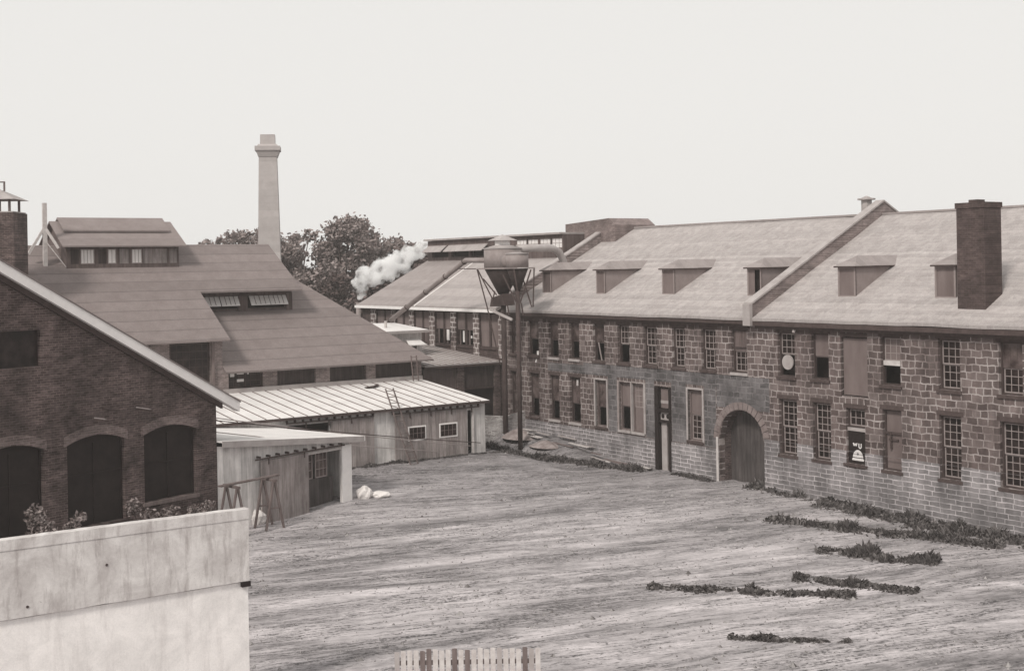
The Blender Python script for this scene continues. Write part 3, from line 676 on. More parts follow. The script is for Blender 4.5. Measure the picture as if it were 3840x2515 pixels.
MB().box(-12.6, .03, 6.93, 6.997, 3.5, 3.86).build('flashing', 'fascia', fd)
lr = MB(); hp = (-4.6, 15.3, lz2(15.3))
lr.slab([(-12.6, 6.45, lz2(6.45)), (.55, 6.45, lz2(6.45)), hp, (-12.6, 15.3, lz2(15.3))], .1)
lr.slab([(.55, 6.45, lz2(6.45)), (.55, 25, lz2(6.45)), (-4.6, 16.4, lz2(15.3)), hp], .1)
lr.build('lower_roof', 'felt', fd)
# block on the left
wall(MB(), -26, -12.6, -.5, 6.74, [(-15.56, -13.3, 4.3, 6.5), (-24, -16.6, 4.3, 6.5)], v=7, depth=.3).poly([(-12.6, 7, -.5), (-12.6, 12, -.5), (-12.6, 12, 9.6), (-12.6, 7, 6.74)]).build('block_wall', 'brick_pier', fd)
wn = MB().box(-15.56, -13.3, 7.28, 7.30, 4.3, 6.5).build('window', 'glass', fd)
sash(wn, 'sash', -15.5, -13.36, 4.32, 6.45, 7.12, 6, 5, mat='frame_dark', pane='glass', bar=.025)
MB().box(-24, -16.6, 7.2, 7.25, 4.3, 6.5).build('window_board', 'dark_board', fd)
MB().box(-13.25, -13.08, 6.88, 6.995, 3.4, 6.6).build('downpipe', 'wood', fd)
# upper roof
ur = MB(); ue = 10.85
ur.slab([(-27, 6.35, lz(6.35)), (-12.38, 6.35, lz(6.35)), (-12.38, ue + .1, lz(ue + .1)), (-27, ue + .1, lz(ue + .1))], .1)
ur.slab([(-27, ue + .1, lz(ue + .1)), (-12.38, ue + .1, lz(ue + .1)), (-12.38, ue, lz(ue)), (-6.0, ue, lz(ue)), (-6.0, LV, lz(LV)), (-27, LV, lz(LV))], .1)
ur.slab([(-27, LV + .003, lz(LV)), (-6.0, LV + .003, lz(LV)), (-6.0, 25, lz(6.6)), (-27, 25, lz(6.6))], .1)
ur.build('upper_roof', 'felt', fd)
MB().poly([(-6.15, 12, 6), (-6.15, 24, 6), (-6.15, 24, 7.1), (-6.15, LV, lz(LV) - .1), (-6.15, 12, lz(12) - .1)]).poly([(-26.5, 7, 0), (-26.5, 25, 0), (-26.5, 25, 6.7), (-26.5, LV, lz(LV) - .1), (-26.5, 7, 6.8)]).build('gable_wall', 'brown_board', fd)
MB().poly([(-26.5, 24.8, 0), (0, 24.8, 0), (0, 24.8, 7), (-26.5, 24.8, 7)]).build('rear_wall', 'brick_dark', fd)
# louvre strip under the upper eave
lv = 12.0
lo = wall(MB(), -12.2, -6.16, 7.6, 9.6, [(-12.1, -9.62, 8.12, 8.88), (-9.06, -6.62, 8.12, 8.88)], v=lv, depth=.2).build('louvre_wall', 'brown_board', fd)
for a, b in ((-12.05, -10.84), (-10.78, -9.66), (-8.95, -7.72), (-7.68, -6.58)):
    aw = MB().slab([(a, lv - .03, 8.86), (b, lv - .03, 8.86), (b, lv - .42, 8.34), (a, lv - .42, 8.34)], .04)
    aw.cur = 1
    for i in range(1, 4):
        x = a + (b - a) * i / 4; aw.bar((x, lv - .05, 8.862), (x, lv - .42, 8.37), .03, .02)
    aw.build('awning_sash', ['tin', 'seam'], lo)  # pale sash colour stands for sky reflected in the glass
MB().box(-12.1, -6.5, lv + .22, lv + .25, 8.0, 9.0).build('dark_interior', 'dark', lo)
MB().box(-9.62, -9.06, lv - .1, lv - .004, 7.9, 8.9).box(-6.55, -6.17, lv - .1, lv - .004, 7.7, 9.0).build('pier', 'brown_board', lo)
# roof monitor
mw = [(-18.95, -18.5, 0), (-18.4, -17.62, 1), (-17.4, -16.96, 0), (-16.87, -16.38, 1), (-16.2, -15.65, 2), (-15.5, -14.88, 1), (-14.82, -13.4, 2), (-13.26, -12.8, 2)]
mon = wall(MB(), -19.2, -12.7, 10.3, 11.95, [(a, b, 10.9, 11.75) for a, b, q in mw], v=13.4, depth=.12)
mon.poly([(-19.2, 13.4, 10.3), (-19.2, 18.2, 10.3), (-19.2, 18.2, 11.95), (-19.2, LV, 13.3), (-19.2, 13.4, 11.95)]).poly([(-12.7, 13.4, 10.3), (-12.7, 18.2, 10.3), (-12.7, 18.2, 11.95), (-12.7, LV, 13.3), (-12.7, 13.4, 11.95)])
mon = mon.build('roof_monitor', 'brown_board', fd)
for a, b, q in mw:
    if q == 1: sash(mon, 'bright_window', a, b, 10.9, 11.75, 13.42, max(2, round((b - a) / .2)), 1, mat='frame_light', pane='white_and_daylight')  # daylight through the monitor painted as pale panes
    elif q == 2: MB().box(a, b, 13.45, 13.47, 10.9, 11.75).build('slatted_window', 'grey_board', mon)
    else: MB().box(a, b, 13.45, 13.47, 10.9, 11.75).build('shutter', 'dark_board', mon)
mr_ = MB(); a, b = -19.5, -12.35
mr_.slab([(a, 13.0, 11.93), (b, 13.0, 11.93), (b, LV, 13.42), (a, LV, 13.42)], .08).slab([(a, LV + .003, 13.42), (b, LV + .003, 13.42), (b, 18.6, 11.93), (a, 18.6, 11.93)], .08)
mr_.build('monitor_roof', 'felt_mon', mon)
mr_ = MB(); a, b = -19.05, -12.85
mr_.slab([(a, 14.4, 12.86), (b, 14.4, 12.86), (b, LV, 13.64), (a, LV, 13.64)], .10).slab([(a, LV + .003, 13.64), (b, LV + .003, 13.64), (b, 17.2, 12.86), (a, 17.2, 12.86)], .10)
mr_.build('ridge_vent', 'felt_mon', mon)
MB().bar((-20.2, 13.5, 12.1), (-19.25, 13.25, 10.75), .14, .05).build('corner_plank', 'pale_wood', mon)

# braced post on the roof
po = thing('braced_post', 'pale wooden post with splayed braces on the foundry roof', 'post', FL)
MB().box(-20.36, -20.14, 13.64, 13.86, 10.6, 14.35).build('post', 'pale_wood', po)
MB().bar((-20.25, 13.75, 13.0), (-21.15, 13.75, 11.5), .14).build('brace', 'pale_wood', po)
MB().bar((-20.25, 13.75, 13.0), (-19.6, 13.4, 11.8), .14).build('brace', 'pale_wood', po)

# lean-to under a tin roof
ln = thing('lean_to_shed', 'long low board shed under a pale standing-seam tin roof, sliding doors', 'shed', FL)
MB().slab([(-24, -.3, 2.90), (.14, -.3, 2.90), (.0, 6.92, 3.62), (-24, 6.92, 3.62)], .05).build('roof', 'tin', ln)
s = MB()
for i in range(32):
    u = -.45 - i * .75; s.bar((u, -.3, 2.915), (u, 6.9, 3.635), .035, .04)
s.build('roof_seam', 'seam', ln)
MB().box(-24, .14, -.34, -.302, 2.76, 2.90).build('fascia', 'frame_dark', ln)
wall(MB(), -24, 0, -.9, 2.78, [(-11.94, -9.62, -.5, 2.45), (-1.22, -.87, .0, 2.45)], v=0, depth=.12, mi=0).poly([(0, 0, -.9), (0, 7, -.9), (0, 7, 3.55), (0, 0, 2.8)]).build('wall', 'white_board', ln)
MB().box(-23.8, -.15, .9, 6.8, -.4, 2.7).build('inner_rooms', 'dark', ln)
MB().box(-12.2, -9.55, -.05, -.004, 2.46, 2.62).build('door_header', 'pale_wood', ln)
for (a, b) in ((-9.55, -7.05), (-5.78, -3.88), (-3.86, -1.27)):
    d = MB().box(a, b, -.12, -.05, .02, 2.52)
    d = d.build('sliding_door', 'grey_board', ln)
    if a > -7:
        wa, wb = ((-4.95, -3.97) if a < -5 else (-3.0, -1.98))
        wn = MB().box(wa - .07, wb + .07, -.15, -.123, 1.06, 1.13).box(wa - .07, wb + .07, -.15, -.123, 1.77, 1.84).box(wa - .07, wa, -.15, -.123, 1.13, 1.77).box(wb, wb + .07, -.15, -.123, 1.13, 1.77).build('window', 'white_trim', d)
        sash(d, 'sash', wa, wb, 1.13, 1.77, -.165, 4, 2, mat='frame_light' if 0 else 'wood', pane='glass', fr=.02)
MB().box(-1.32, -1.22, -.1, -.004, .02, 2.5).box(-.87, -.8, -.1, -.004, .02, 2.5).box(-1.22, -.87, -.1, -.004, 2.43, 2.5).build('door_casing', 'pale_wood', ln)
for a, b in ((-12.0, -7.1), (-5.9, -.5)):
    tr = MB().box(a, b, -.22, -.17, 2.56, 2.62); n_ = int((b - a) / .42)
    for i in range(n_ + 1):
        x = a + (b - a) * i / n_; tr.box(x - .03, x + .03, -.17, -.004, 2.55, 2.74)
    for x in [a + 1.0 + k * 1.3 for k in range(int((b - a) / 1.3))]: tr.box(x, x + .06, -.17, -.122, 2.30, 2.56)
    tr.build('door_track', 'rust', ln)

# ================================================================ brick gable building (front left)
bb = thing('brick_gable_building', 'dark brick gable with segmental-arched openings and white raking cornice, far left', 'brick building', FB)
BS = .558; BR = -17.0
def bz(u): return 5.12 - BS * (u + 3.9)
def seg(a, b, zs, rise):
    c = (a + b) / 2; h = (b - a) / 2
    return lambda u: zs + rise * max(0, 1 - ((u - c) / h) ** 2)
bw_ = [(-8.25, -5.83), (-11.5, -9.1), (-14.8, -12.42)]
bh = [(a, b, 1.75 if i == 0 else (1.3 if i == 1 else .9), seg(a, b, 4.26, .26)) for i, (a, b) in enumerate(bw_)]
def btop(u): return bz(u) - .5 if u > BR else bz(2 * BR - u) - .5
wall(MB(), -29, -4.82, -.5, btop, bh + [(-14.6, -12.45, 7.16, 8.42)], depth=.35, extra=(BR,)).build('gable_wall', 'brick', bb)
MB().poly([(-4.82, 0, -.5), (-4.82, 15, -.5), (-4.82, 15, 5.1), (-4.82, 0, 5.1)]).poly([(-29, 0, -.5), (-29, 15, -.5), (-29, 15, 5.1), (-29, 0, 5.1)]).build('side_wall', 'brick_side', bb)
MB().poly([(-29, 15, -.5), (-4.82, 15, -.5), (-4.82, 15, bz(-4.82) - .3), (BR, 15, bz(BR) - .3), (-29, 15, bz(-4.82) - .3)]).build('rear_wall', 'brick', bb)
for i, (a, b) in enumerate(bw_):
    zs = seg(a, b, 4.26, .26); z0 = bh[i][2]; c = (a + b) / 2
    ar = MB(); n_ = 12
    for k in range(n_):
        p, q = a - .12 + (b - a + .24) * k / n_, a - .12 + (b - a + .24) * (k + 1) / n_
        f = lambda u: 4.26 + .26 * (1 - ((u - c) / ((b - a) / 2)) ** 2) + .02
        ar.slab([(p, -.025, f(p)), (q, -.025, f(q)), (q, -.025, f(q) + .34), (p, -.025, f(p) + .34)], .022, axis=(0, 1, 0))
    ar.build('window_arch', 'brick_arch', bb)
    wf = MB().box(a + .02, b - .02, .22, .24, z0, 4.5).build('window', 'dark', bb)
    g_ = MB()
    for x in (a + .04, c, b - .04): g_.box(x - .03, x + .03, .17, .215, z0, 4.24)
    g_.box(a + .07, b - .07, .172, .213, 3.1, 3.16).build('muntins', 'dark', wf)
    MB().box(a - .08, b + .08, -.09, .15, z0 - .14, z0 - .004).build('sill', 'brick_dark' if i else 'wood', wf)
MB().box(-14.6, -12.45, .2, .22, 7.16, 8.42).build('window', 'glass', bb)
# raking cornice
rk = MB(); V0, V1 = -.22, -.003
def para(u0, u1, zt, zb, v0, v1, off=0):
    return [[(u0, v0, bz(u0) + zt), (u1, v0, bz(u1) + zt), (u1, v0, bz(u1) + zb), (u0, v0, bz(u0) + zb)], v1 - v0]
p, t = para(BR, -3.9, 0, -.38, -.34, -.003); rk.slab(p, t, axis=(0, 1, 0)); rk.build('raking_cornice', 'white_trim', bb)
p, t = para(BR, -4.6, -.384, -.60, -.14, -.003); MB().slab(p, t, axis=(0, 1, 0)).build('frieze_board', 'frame_dark', bb)
rf = MB(); rf.slab([(-3.86, -.38, bz(-3.86) + .05), (-3.86, 15.2, bz(-3.86) + .05), (BR, 15.2, bz(BR) + .05), (BR, -.38, bz(BR) + .05)], .05)
rf.slab([(BR - .003, -.38, bz(BR) + .05), (BR - .003, 15.2, bz(BR) + .05), (-29.6, 15.2, bz(-3.86) + .1), (-29.6, -.38, bz(-3.86) + .1)], .05)
rf.build('roof', 'felt', bb)

# door shed beside it
ds = thing('door_shed', 'white board shed with half-open sliding door, joined to the brick gable', 'shed', FB)
def dz(u): return 3.64 - .09 * (u + 4.85)
wall(MB(), -4.81, 2.64, -.5, lambda u: dz(u) - .22, [(0, 2.07, -.5, 2.5)], depth=.1).poly([(2.64, 0, -.5), (2.64, 8, -.5), (2.64, 8, 2.7), (2.64, 0, 2.7)]).build('wall', M.get('shed_white', 'white_board'), ds)
MB().slab([(-4.8, -.3, dz(-4.8)), (3.19, -.3, dz(3.19)), (3.19, 7.6, dz(3.19)), (-4.8, 7.6, dz(-4.8))], .05).build('roof', 'tin', ds)
MB().slab([(-4.8, -.34, dz(-4.8) + .01), (3.2, -.34, dz(3.2) + .01), (3.2, -.34, dz(3.2) - .24), (-4.8, -.34, dz(-4.8) - .24)], .037, axis=(0, 1, 0)).build('fascia', 'fascia', ds)
MB().slab([(3.195, -.34, dz(3.2) + .012), (3.195, 7.6, dz(3.2) + .012), (3.195, 7.6, dz(3.2) - .2), (3.195, -.34, dz(3.2) - .2)], .05, axis=(1, 0, 0)).build('fascia', 'white_trim', ds)
MB().box(2.08, 2.66, -.06, .12, -.4, 2.62).build('corner_post', 'white_trim', ds)
MB().box(-4.7, 2.5, 3.0, 7.9, -.4, 2.6).build('inner_room', 'dark', ds)
dd = MB().box(-2.66, -.03, -.16, -.09, .0, 2.58).build('sliding_door', 'grey_board', ds)
tr = MB().box(-3.0, 2.1, -.22, -.17, 2.63, 2.69)
for i in range(10): tr.box(-2.8 + i * .52, -2.73 + i * .52, -.22, -.004, 2.70, 2.78)
for x in (-2.3, -.3): tr.box(x, x + .07, -.168, -.162, 2.4, 2.63)
tr.build('door_track', 'rust', ds)
MB().box(.0, 2.07, -.04, .05, 2.46, 2.56).build('door_header', 'pale_wood', ds)
for a, b in ((.12, .82), (.98, 1.70)):
    sash(ds, 'inner_window', a, b, 1.30, 2.42, .5, 3, 3, mat='frame_light', pane='glass_grey')
MB().box(.02, 2.05, .52, .58, -.4, 1.28).build('lower_panel', M.get('gate', 'dark_board'), ds)

# ================================================================ tall chimney
ck = thing('factory_chimney', 'tall pale brick factory chimney with corbelled cap beyond the foundry', 'chimney', loc=(-19.25, 110, 0), rot=R(8))
def sq(mb, z0, z1, h0, h1, mi=0):
    p = [(sx * h0, sy * h0, z0) for sx, sy in ((-1, -1), (1, -1), (1, 1), (-1, 1))]; q = [(sx * h1, sy * h1, z1) for sx, sy in ((-1, -1), (1, -1), (1, 1), (-1, 1))]
    for i in range(4):
        j = (i + 1) % 4; mb.poly([p[i], p[j], q[j], q[i]], mi)
    mb.poly(q, mi).poly(p[::-1], mi); return mb
ck.location = (-21.05, 110, 0)
sq(MB(), 0, 20.2, 1.20, .76).build('shaft', 'chimney', ck)
cb = MB(); sq(cb, 20.2, 20.75, .80, 1.0); sq(cb, 20.75, 21.12, 1.08, 1.08); sq(cb, 21.12, 21.3, .9, .78); cb.build('corbel', 'chimney', ck)
sq(MB(), 21.3, 22.15, .64, .62).build('top_drum', 'chimney', ck)

# brick tower with cupola
tw = thing('brick_tower', 'square dark brick tower with louvred cupola at the far left edge', 'tower', loc=(-25.35, 62.6, 0), rot=R(3))
MB().box(-1.05, 1.05, -1.0, 1.0, 0, 13.4).build('shaft', 'brick', tw)
for x in (-.75, -.28, .28, .75):
    for y in (-.7, .7): MB().box(x - .05, x + .05, y - .05, y + .05, 13.4, 14.05).build('cupola_post', 'wood', tw)
MB().box(-1.0, 1.0, -.95, .95, 13.403, 13.46).build('cupola_floor', 'fascia', tw)
cr = MB(); e = 1.12; z = 14.05; ap = (0, 0, 14.62)
q = [(-e, -e, z), (e, -e, z), (e, e, z), (-e, e, z)]
for i in range(4): cr.poly([q[i], q[(i + 1) % 4], ap])
cr.poly(q[::-1]); cr.build('cupola_roof', 'fascia', tw)
MB().tube([(.28, 0, 14.5), (.28, 0, 14.95)], .05, 8).bar((-.28, 0, 14.95), (.32, 0, 14.95), .06).tube([(-.28, 0, 14.5), (-.28, 0, 14.95)], .05, 8).build('finial', 'wood', tw)

# ================================================================ dust collectors and ducts (frame of the mill)
def cyclone(name, label, u, v, r, z0, z1, zc, big):
    t = thing(name, label, 'dust collector', FS, 'dust collectors on iron legs')
    dr_ = MB().tube([(u, v, z0), (u, v, z1)], r, 28).build('drum', 'iron', t, True)
    for p_ in dr_.data.polygons:
        if len(p_.vertices) > 4: p_.use_smooth = False
    MB().tube([(u, v, z0 - .06), (u, v, z0 + .0)], r + .05, 28).tube([(u, v, z1 - .0), (u, v, z1 + .05)], r + .04, 28).build('rim', 'iron_light', t)
    MB().tube([(u, v, zc), (u, v, z0 - .062)], [.28 if big else .14, r - .02], 28).build('cone', 'cone_iron', t, True)
    MB().tube([(u, v, z1 + .051), (u, v, z1 + (.22 if big else .09))], [r, .42 * r / 1.05], 28).build('lid', 'iron_light', t, True)
    return t
c1 = cyclone('dust_collector', 'larger dust collector with louvred cap, behind its smaller twin', -15.75, -1.5, 1.08, 10.28, 11.35, 8.75, True)
MB().tube([(-15.75, -1.5, 11.55), (-15.75, -1.5, 11.83)], .44, 12).build('cap_neck', 'white_and_daylight', c1)
cp = MB(); z = 11.83; e = .62
q = [(-15.75 - e, -1.5 - e, z), (-15.75 + e, -1.5 - e, z), (-15.75 + e, -1.5 + e, z), (-15.75 - e, -1.5 + e, z)]
for i in range(4): cp.poly([q[i], q[(i + 1) % 4], (-15.75, -1.5, 12.18)])
cp.poly(q[::-1]).build('cap_roof', 'iron_light', c1)
MB().slab([(-16.5, -1.85, 8.55), (-15.3, -1.85, 8.8), (-15.1, -1.85, 8.15), (-16.65, -1.85, 8.05)], .7, axis=(0, 1, 0)).build('hopper', 'rust', c1)
MB().tube([(-15.75, -1.5, -.3), (-15.75, -1.5, 8.2)], .145, 12).build('down_pipe', 'rust', c1, True)
c2 = cyclone('dust_collector', 'smaller dust collector with plain drum, in front of the larger one', -12.98, -2.4, .62, 10.28, 11.02, 9.0, False)
MB().tube([(-12.98, -2.4, .0), (-12.98, -2.4, 9.1)], .13, 12).build('down_pipe', 'rust', c2, True)
MB().tube([(-14.1, -2.5, 10.62), (-13.5, -2.45, 10.66)], [.34, .40], 16).build('inlet', 'iron', c2, True)
fr = thing('iron_stand', 'spidery iron stand of struts around the two dust collectors', 'iron stand', FS)
RG = [(-15.39, -3.49, 10.24), (-12.44, -3.58, 10.24), (-12.5, -1.59, 10.24), (-16.84, -.63, 10.24)]
fm = MB()
for a, b in zip(RG, RG[1:] + RG[:1]): fm.bar(a, b, .07)
fm.build('ring_beam', 'iron', fr)
legs = [((-15.39, -3.49, 10.24), (-15.09, -3.04, 8.07)), ((-15.09, -3.04, 8.07), (-14.72, -2.49, 4.9)), ((-15.37, -3.46, 10.2), (-14.94, -2.81, 8.6)), ((-15.37, -3.1, 9.68), (-14.95, -2.48, 8.75)), ((-15.01, -2.57, 8.98), (-15.1, -2.71, 8.3)),
        ((-12.67, -3.57, 9.9), (-12.25, -2.95, 8.3)), ((-12.33, -3.07, 10.2), (-12.18, -2.85, 8.3)), ((-11.9, -2.25, 10.15), (-12.16, -2.82, 8.35)), ((-12.87, -2.08, 9.58), (-12.63, -1.73, 8.1)), ((-12.79, -1.97, 9.05), (-12.65, -1.76, 8.3)),
        ((-12.53, -1.59, 10.2), (-12.58, -1.67, 8.1)), ((-14.22, -2.29, 8.4), (-14.16, -2.2, 7.6)), ((-13.77, -1.63, 8.3), (-13.72, -1.55, 7.6)), ((-16.84, -.63, 10.2), (-16.84, -.63, 8.3))]
for p, q in legs: MB().bar(p, q, .075).build('strut', 'rust', fr)
MB().bar((-15.0, -2.9, 7.95), (-13.4, -2.5, 7.4), .12).build('strut', 'iron_light', fr)
d1 = thing('blower_duct', 'long slanting round blower duct reaching down over the wing roof', 'duct', FS)
P0 = (-16.3, -2.2, 10.72); P1 = (-18.45, -2.3, 10.74)
du = inv(FS, -7.85, 80.0); P2 = (du[0], du[1], 7.0)
pb = Vector(P1) + (Vector(P2) - Vector(P1)) * .02
mid = MB().tube([P0, Vector(P1) + Vector((.25, 0, 0)), P1, pb, P2], .15, 14).build('pipe', 'iron', d1, True)
fl = MB()
for t in (.02, .25, .5, .75, .98):
    c = Vector(P1).lerp(Vector(P2), t); dv = (Vector(P2) - Vector(P1)).normalized() * .03; fl.tube([c - dv, c + dv], .18, 14)
fl.build('flange', 'rust', d1)
MB().bar(Vector(P1).lerp(Vector(P2), .1) + Vector((0, 0, -.1)), Vector(P1) + Vector((.9, .1, -.5)), .05).build('hanger', 'rust', d1)
d2 = thing('exhaust_duct', 'short fat duct bending down to the wing roof right of the dust collectors', 'duct', FS)
MB().tube([(-15.2, -.9, 11.35), (-15.3, .4, 11.38), (-15.7, 1.9, 11.38), (-15.9, 2.6, 11.15), (-16.0, 3.0, 10.6), (-16.0, 3.2, 9.4)], .22, 18).build('pipe', 'iron_light', d2, True)

# steam pipe and steam
sp = thing('steam_pipe', 'thin upright exhaust pipe under the steam, left of the wing', 'pipe', loc=(-11.6, 95, 0))
MB().tube([(0, 0, 0), (0, 0, 8.0)], .17, 12).build('pipe', 'iron', sp, True); MB().tube([(0, 0, 7.9), (0, 0, 8.05)], .21, 12).build('lip', 'rust', sp)
import bmesh
def steam():
    bm = bmesh.new(); rnd = random.Random(3)
    path = [(-11.65, 8.25, .28), (-11.6, 8.8, .45), (-11.75, 9.3, .5), (-11.35, 10.0, .62), (-10.8, 9.6, .7), (-10.3, 10.2, .8), (-9.6, 10.2, .8), (-9.2, 10.75, .8), (-8.5, 10.9, .75), (-8.0, 11.4, .7), (-7.4, 11.6, .6), (-6.9, 12.1, .5), (-6.3, 12.3, .4)]
    for x, z, r in path:
        for k in range(12):
            a = rnd.uniform(0, 6.28); e = rnd.uniform(-1, 1); q = r * .95
            c = Vector((x + q * math.cos(a) * math.sqrt(1 - e * e), 97 + (x + 11.6) * .4 + q * math.sin(a), z + q * e)) if k else Vector((x, 97 + (x + 11.6) * .4, z))
            bmesh.ops.create_icosphere(bm, subdivisions=2, radius=r * (1 if not k else rnd.uniform(.22, .5)), matrix=Matrix.Translation(c))
    me = bpy.data.meshes.new('steam'); bm.to_mesh(me); bm.free()
    o = bpy.data.objects.new('steam', me); col.objects.link(o)
    rm = o.modifiers.new('r', 'REMESH'); rm.mode = 'VOXEL'; rm.voxel_size = .08
    tx = bpy.data.textures.new('t', 'CLOUDS'); tx.noise_scale = .45; dsp = o.modifiers.new('d', 'DISPLACE'); dsp.texture = tx; dsp.strength = .35
    m = bpy.data.materials.new('steam_vapour'); m.use_nodes = True; nn = m.node_tree; nn.nodes.clear()
    ou = nn.nodes.new('ShaderNodeOutputMaterial'); vo = nn.nodes.new('ShaderNodeVolumePrincipled'); vo.inputs['Density'].default_value = 3.0; vo.inputs['Color'].default_value = (1, 1, 1, 1)
    vo.inputs['Anisotropy'].default_value = 0
    tcn = nn.nodes.new('ShaderNodeTexCoord'); nz = nn.nodes.new('ShaderNodeTexNoise'); nz.inputs['Scale'].default_value = 1.5; nz.inputs['Detail'].default_value = 4
    mr2 = nn.nodes.new('ShaderNodeMapRange'); mr2.inputs[1].default_value = .40; mr2.inputs[2].default_value = .66; mr2.inputs[3].default_value = .12; mr2.inputs[4].default_value = 4.5
    nn.links.new(tcn.outputs['Object'], nz.inputs['Vector']); nn.links.new(nz.outputs['Fac'], mr2.inputs[0]); nn.links.new(mr2.outputs[0], vo.inputs['Density'])
    nn.links.new(vo.outputs[0], ou.inputs['Volume']); me.materials.append(m)
    return tag(o, 'white steam blowing from the thin pipe towards the wing roof', 'steam', kind='stuff')
steam()

# ================================================================ trees
def leaf_mesh(blobs, n, size, rnd, flat=.8, feather=0.0):
    mb = MB(); tot = sum(b[3] ** 2 for b in blobs)
    for (x, y, z, r) in blobs:
        for k in range(int(n * r * r / tot)):
            while True:
                p = Vector((rnd.uniform(-1, 1), rnd.uniform(-1, 1), rnd.uniform(-1, 1)))
                if .25 < p.length < 1: break
            rr = 1 + .28 * noise.noise(p * 2.3 + Vector((x, y, z)))
            if rnd.random() < feather: p = p.normalized() * rnd.uniform(.95, 1.45)
            c = Vector((x, y, z)) + Vector((p.x * r, p.y * r, p.z * r * flat)) * rr
            if noise.noise(c * (1.1 / max(size * 4, .6))) < -.36: continue
            a = Vector((rnd.gauss(0, 1), rnd.gauss(0, 1), rnd.gauss(0, 1))).normalized(); b = a.orthogonal().normalized(); s_ = size * rnd.uniform(.6, 1.3)
            mb.poly([c - a * s_ - b * s_ * .2, c - b * s_ * .6, c + a * s_, c + b * s_ * .6])
    return mb
def tree(name, label, x, y, top, rad, n, seed, mat='leaf', size=.22):
    rnd = random.Random(seed); t = thing(name, label, 'tree', loc=(x, y, 0), group='trees behind the factory')
    tr_ = MB(); pts = [(0, 0, 0), (rnd.uniform(-.3, .3), 0, top * .3), (rnd.uniform(-.5, .5), 0, top * .55), (rnd.uniform(-.5, .5), 0, top * .85)]
    tr_.tube(pts, [.38, .3, .2, .05], 9)
    blobs = []
    for k in range(30):
        a = rnd.uniform(0, 6.28); zz = top * rnd.uniform(.3, .97); q = rad * math.sqrt(max(.06, 1 - ((zz / top - .5) / .52) ** 2)) * rnd.uniform(.35, .95)
        c = (q * math.cos(a), q * math.sin(a), zz); r = rad * rnd.uniform(.2, .42) * (1.1 - .4 * zz / top); blobs.append((c[0], c[1], min(zz, top - r * .7), r))
        tr_.tube([(0, 0, zz * .6), (c[0] * .5, c[1] * .5, zz * .82), c], [.12, .08, .02], 6)
    tr_.build('trunk', 'bark', t)
    leaf_mesh(blobs, n, size, rnd, feather=.16).build('crown', mat, t)
    return t
tree('leafy_tree', 'slim tree half hidden by the right side of the tall chimney', -24.2, 134, 14.3, 3.6, 9000, 12)
tree('leafy_tree', 'broad leafy tree rising right of the tall chimney', -22.0, 131, 14.6, 5.2, 15000, 1)
tree('leafy_tree', 'tallest tree, between the chimney and the steam', -17.2, 128, 15.6, 5.0, 15000, 2)
tree('leafy_tree', 'tree whose top shows behind the steam plume', -12.6, 133, 13.6, 4.4, 14000, 3)
tree('leafy_tree', 'small distant treetop left of the tall chimney', -28.4, 134, 15.3, 3.6, 8000, 4, size=.2)
tree('leafy_tree', 'low treetop just left of the small one near the monitor roof', -31.6, 134, 14.2, 2.2, 3000, 5, size=.22)
tree('leafy_tree', 'dark tree low behind the wing and the steam pipe', -9.0, 118, 12.4, 4.2, 12000, 6, 'leaf_dark')
tree('leafy_tree', 'dark low tree behind the foundry corner, left of the steam pipe', -14.6, 116, 10.5, 4.2, 12000, 8, 'leaf_dark')
tree('leafy_tree', 'faint twig tops just above the mill ridge', 14.6, 138, 15.4, 3.0, 1600, 9, size=.2)

# ================================================================ foreground
fwall = thing('whitewashed_wall', 'tall whitewashed wall with a cap board and a dark joint, bottom left', 'wall', FW)
def rough(u0, u1, zb, zt_, jb, jt, sd_):
    us = [u0 + (u1 - u0) * i / 70 for i in range(71)]
    f = lambda u, a, q: a * (noise.noise(Vector((u * 1.3, q, sd_))) + .5 * noise.noise(Vector((u * 6, q, sd_))))
    right = [(u1 + f(z * 1.1, .012, 9), z) for z in [zb + (zt_ - zb) * k / 10 for k in range(1, 10)]]
    return [(u, zb + f(u, jb, 1)) for u in us] + right + [(u, zt_ + f(u, jt, 5)) for u in reversed(us)]
def rslab(o2, v0, v1): return MB().slab([(u, v0, z) for u, z in o2], v1 - v0, axis=(0, 1, 0))
rslab(rough(-14, 0, 2.985, 4.45, .012, .0, 2), -.02, .22).build('upper_panel', 'wash_hi', fwall)
rslab(rough(-14, -.01, -.3, 2.96, .0, .010, 6), .05, .2).build('lower_panel', 'wash_lo', fwall)
MB().box(-14, -.03, .10, .17, 2.93, 3.01).build('joint', 'dark', fwall)
rslab(rough(-14, .012, 4.455, 4.69, .006, .016, 4), -.035, .25).build('cap_board', 'wash_hi', fwall)
for x_, z_ in ((-3.35, 3.85), (-5.05, 3.2)): MB().tube([(x_, -.02, z_), (x_, -.035, z_)], .03, 8).build('nail_head', 'rust', fwall)
MB().box(-.2, .02, -.05, .055, 2.86, 2.98).build('cleat', 'black_board', fwall)
pf = thing('picket_fence', 'short pale picket fence at the bottom edge of the yard', 'fence', loc=(-2.95, 30, 0))
rnd = random.Random(5)
for i in range(23):
    x = i * .152; h = 1.27 + rnd.uniform(-.025, .025) - (.0 if i > 5 else .01 * (5 - i))
    MB().slab([(x, 0, 0), (x + .118, 0, 0), (x + .118, 0, h - .012), (x + .06, 0, h), (x, 0, h - .006)], .025, axis=(0, 1, 0)).build('picket', ('pale_wood', 'fascia', 'wood')[rnd.choice((0, 0, 1, 2))], pf)
MB().box(0, 3.45, .03, .09, .9, 1.0).box(0, 3.45, .03, .09, .25, .35).build('rail', 'wood', pf)
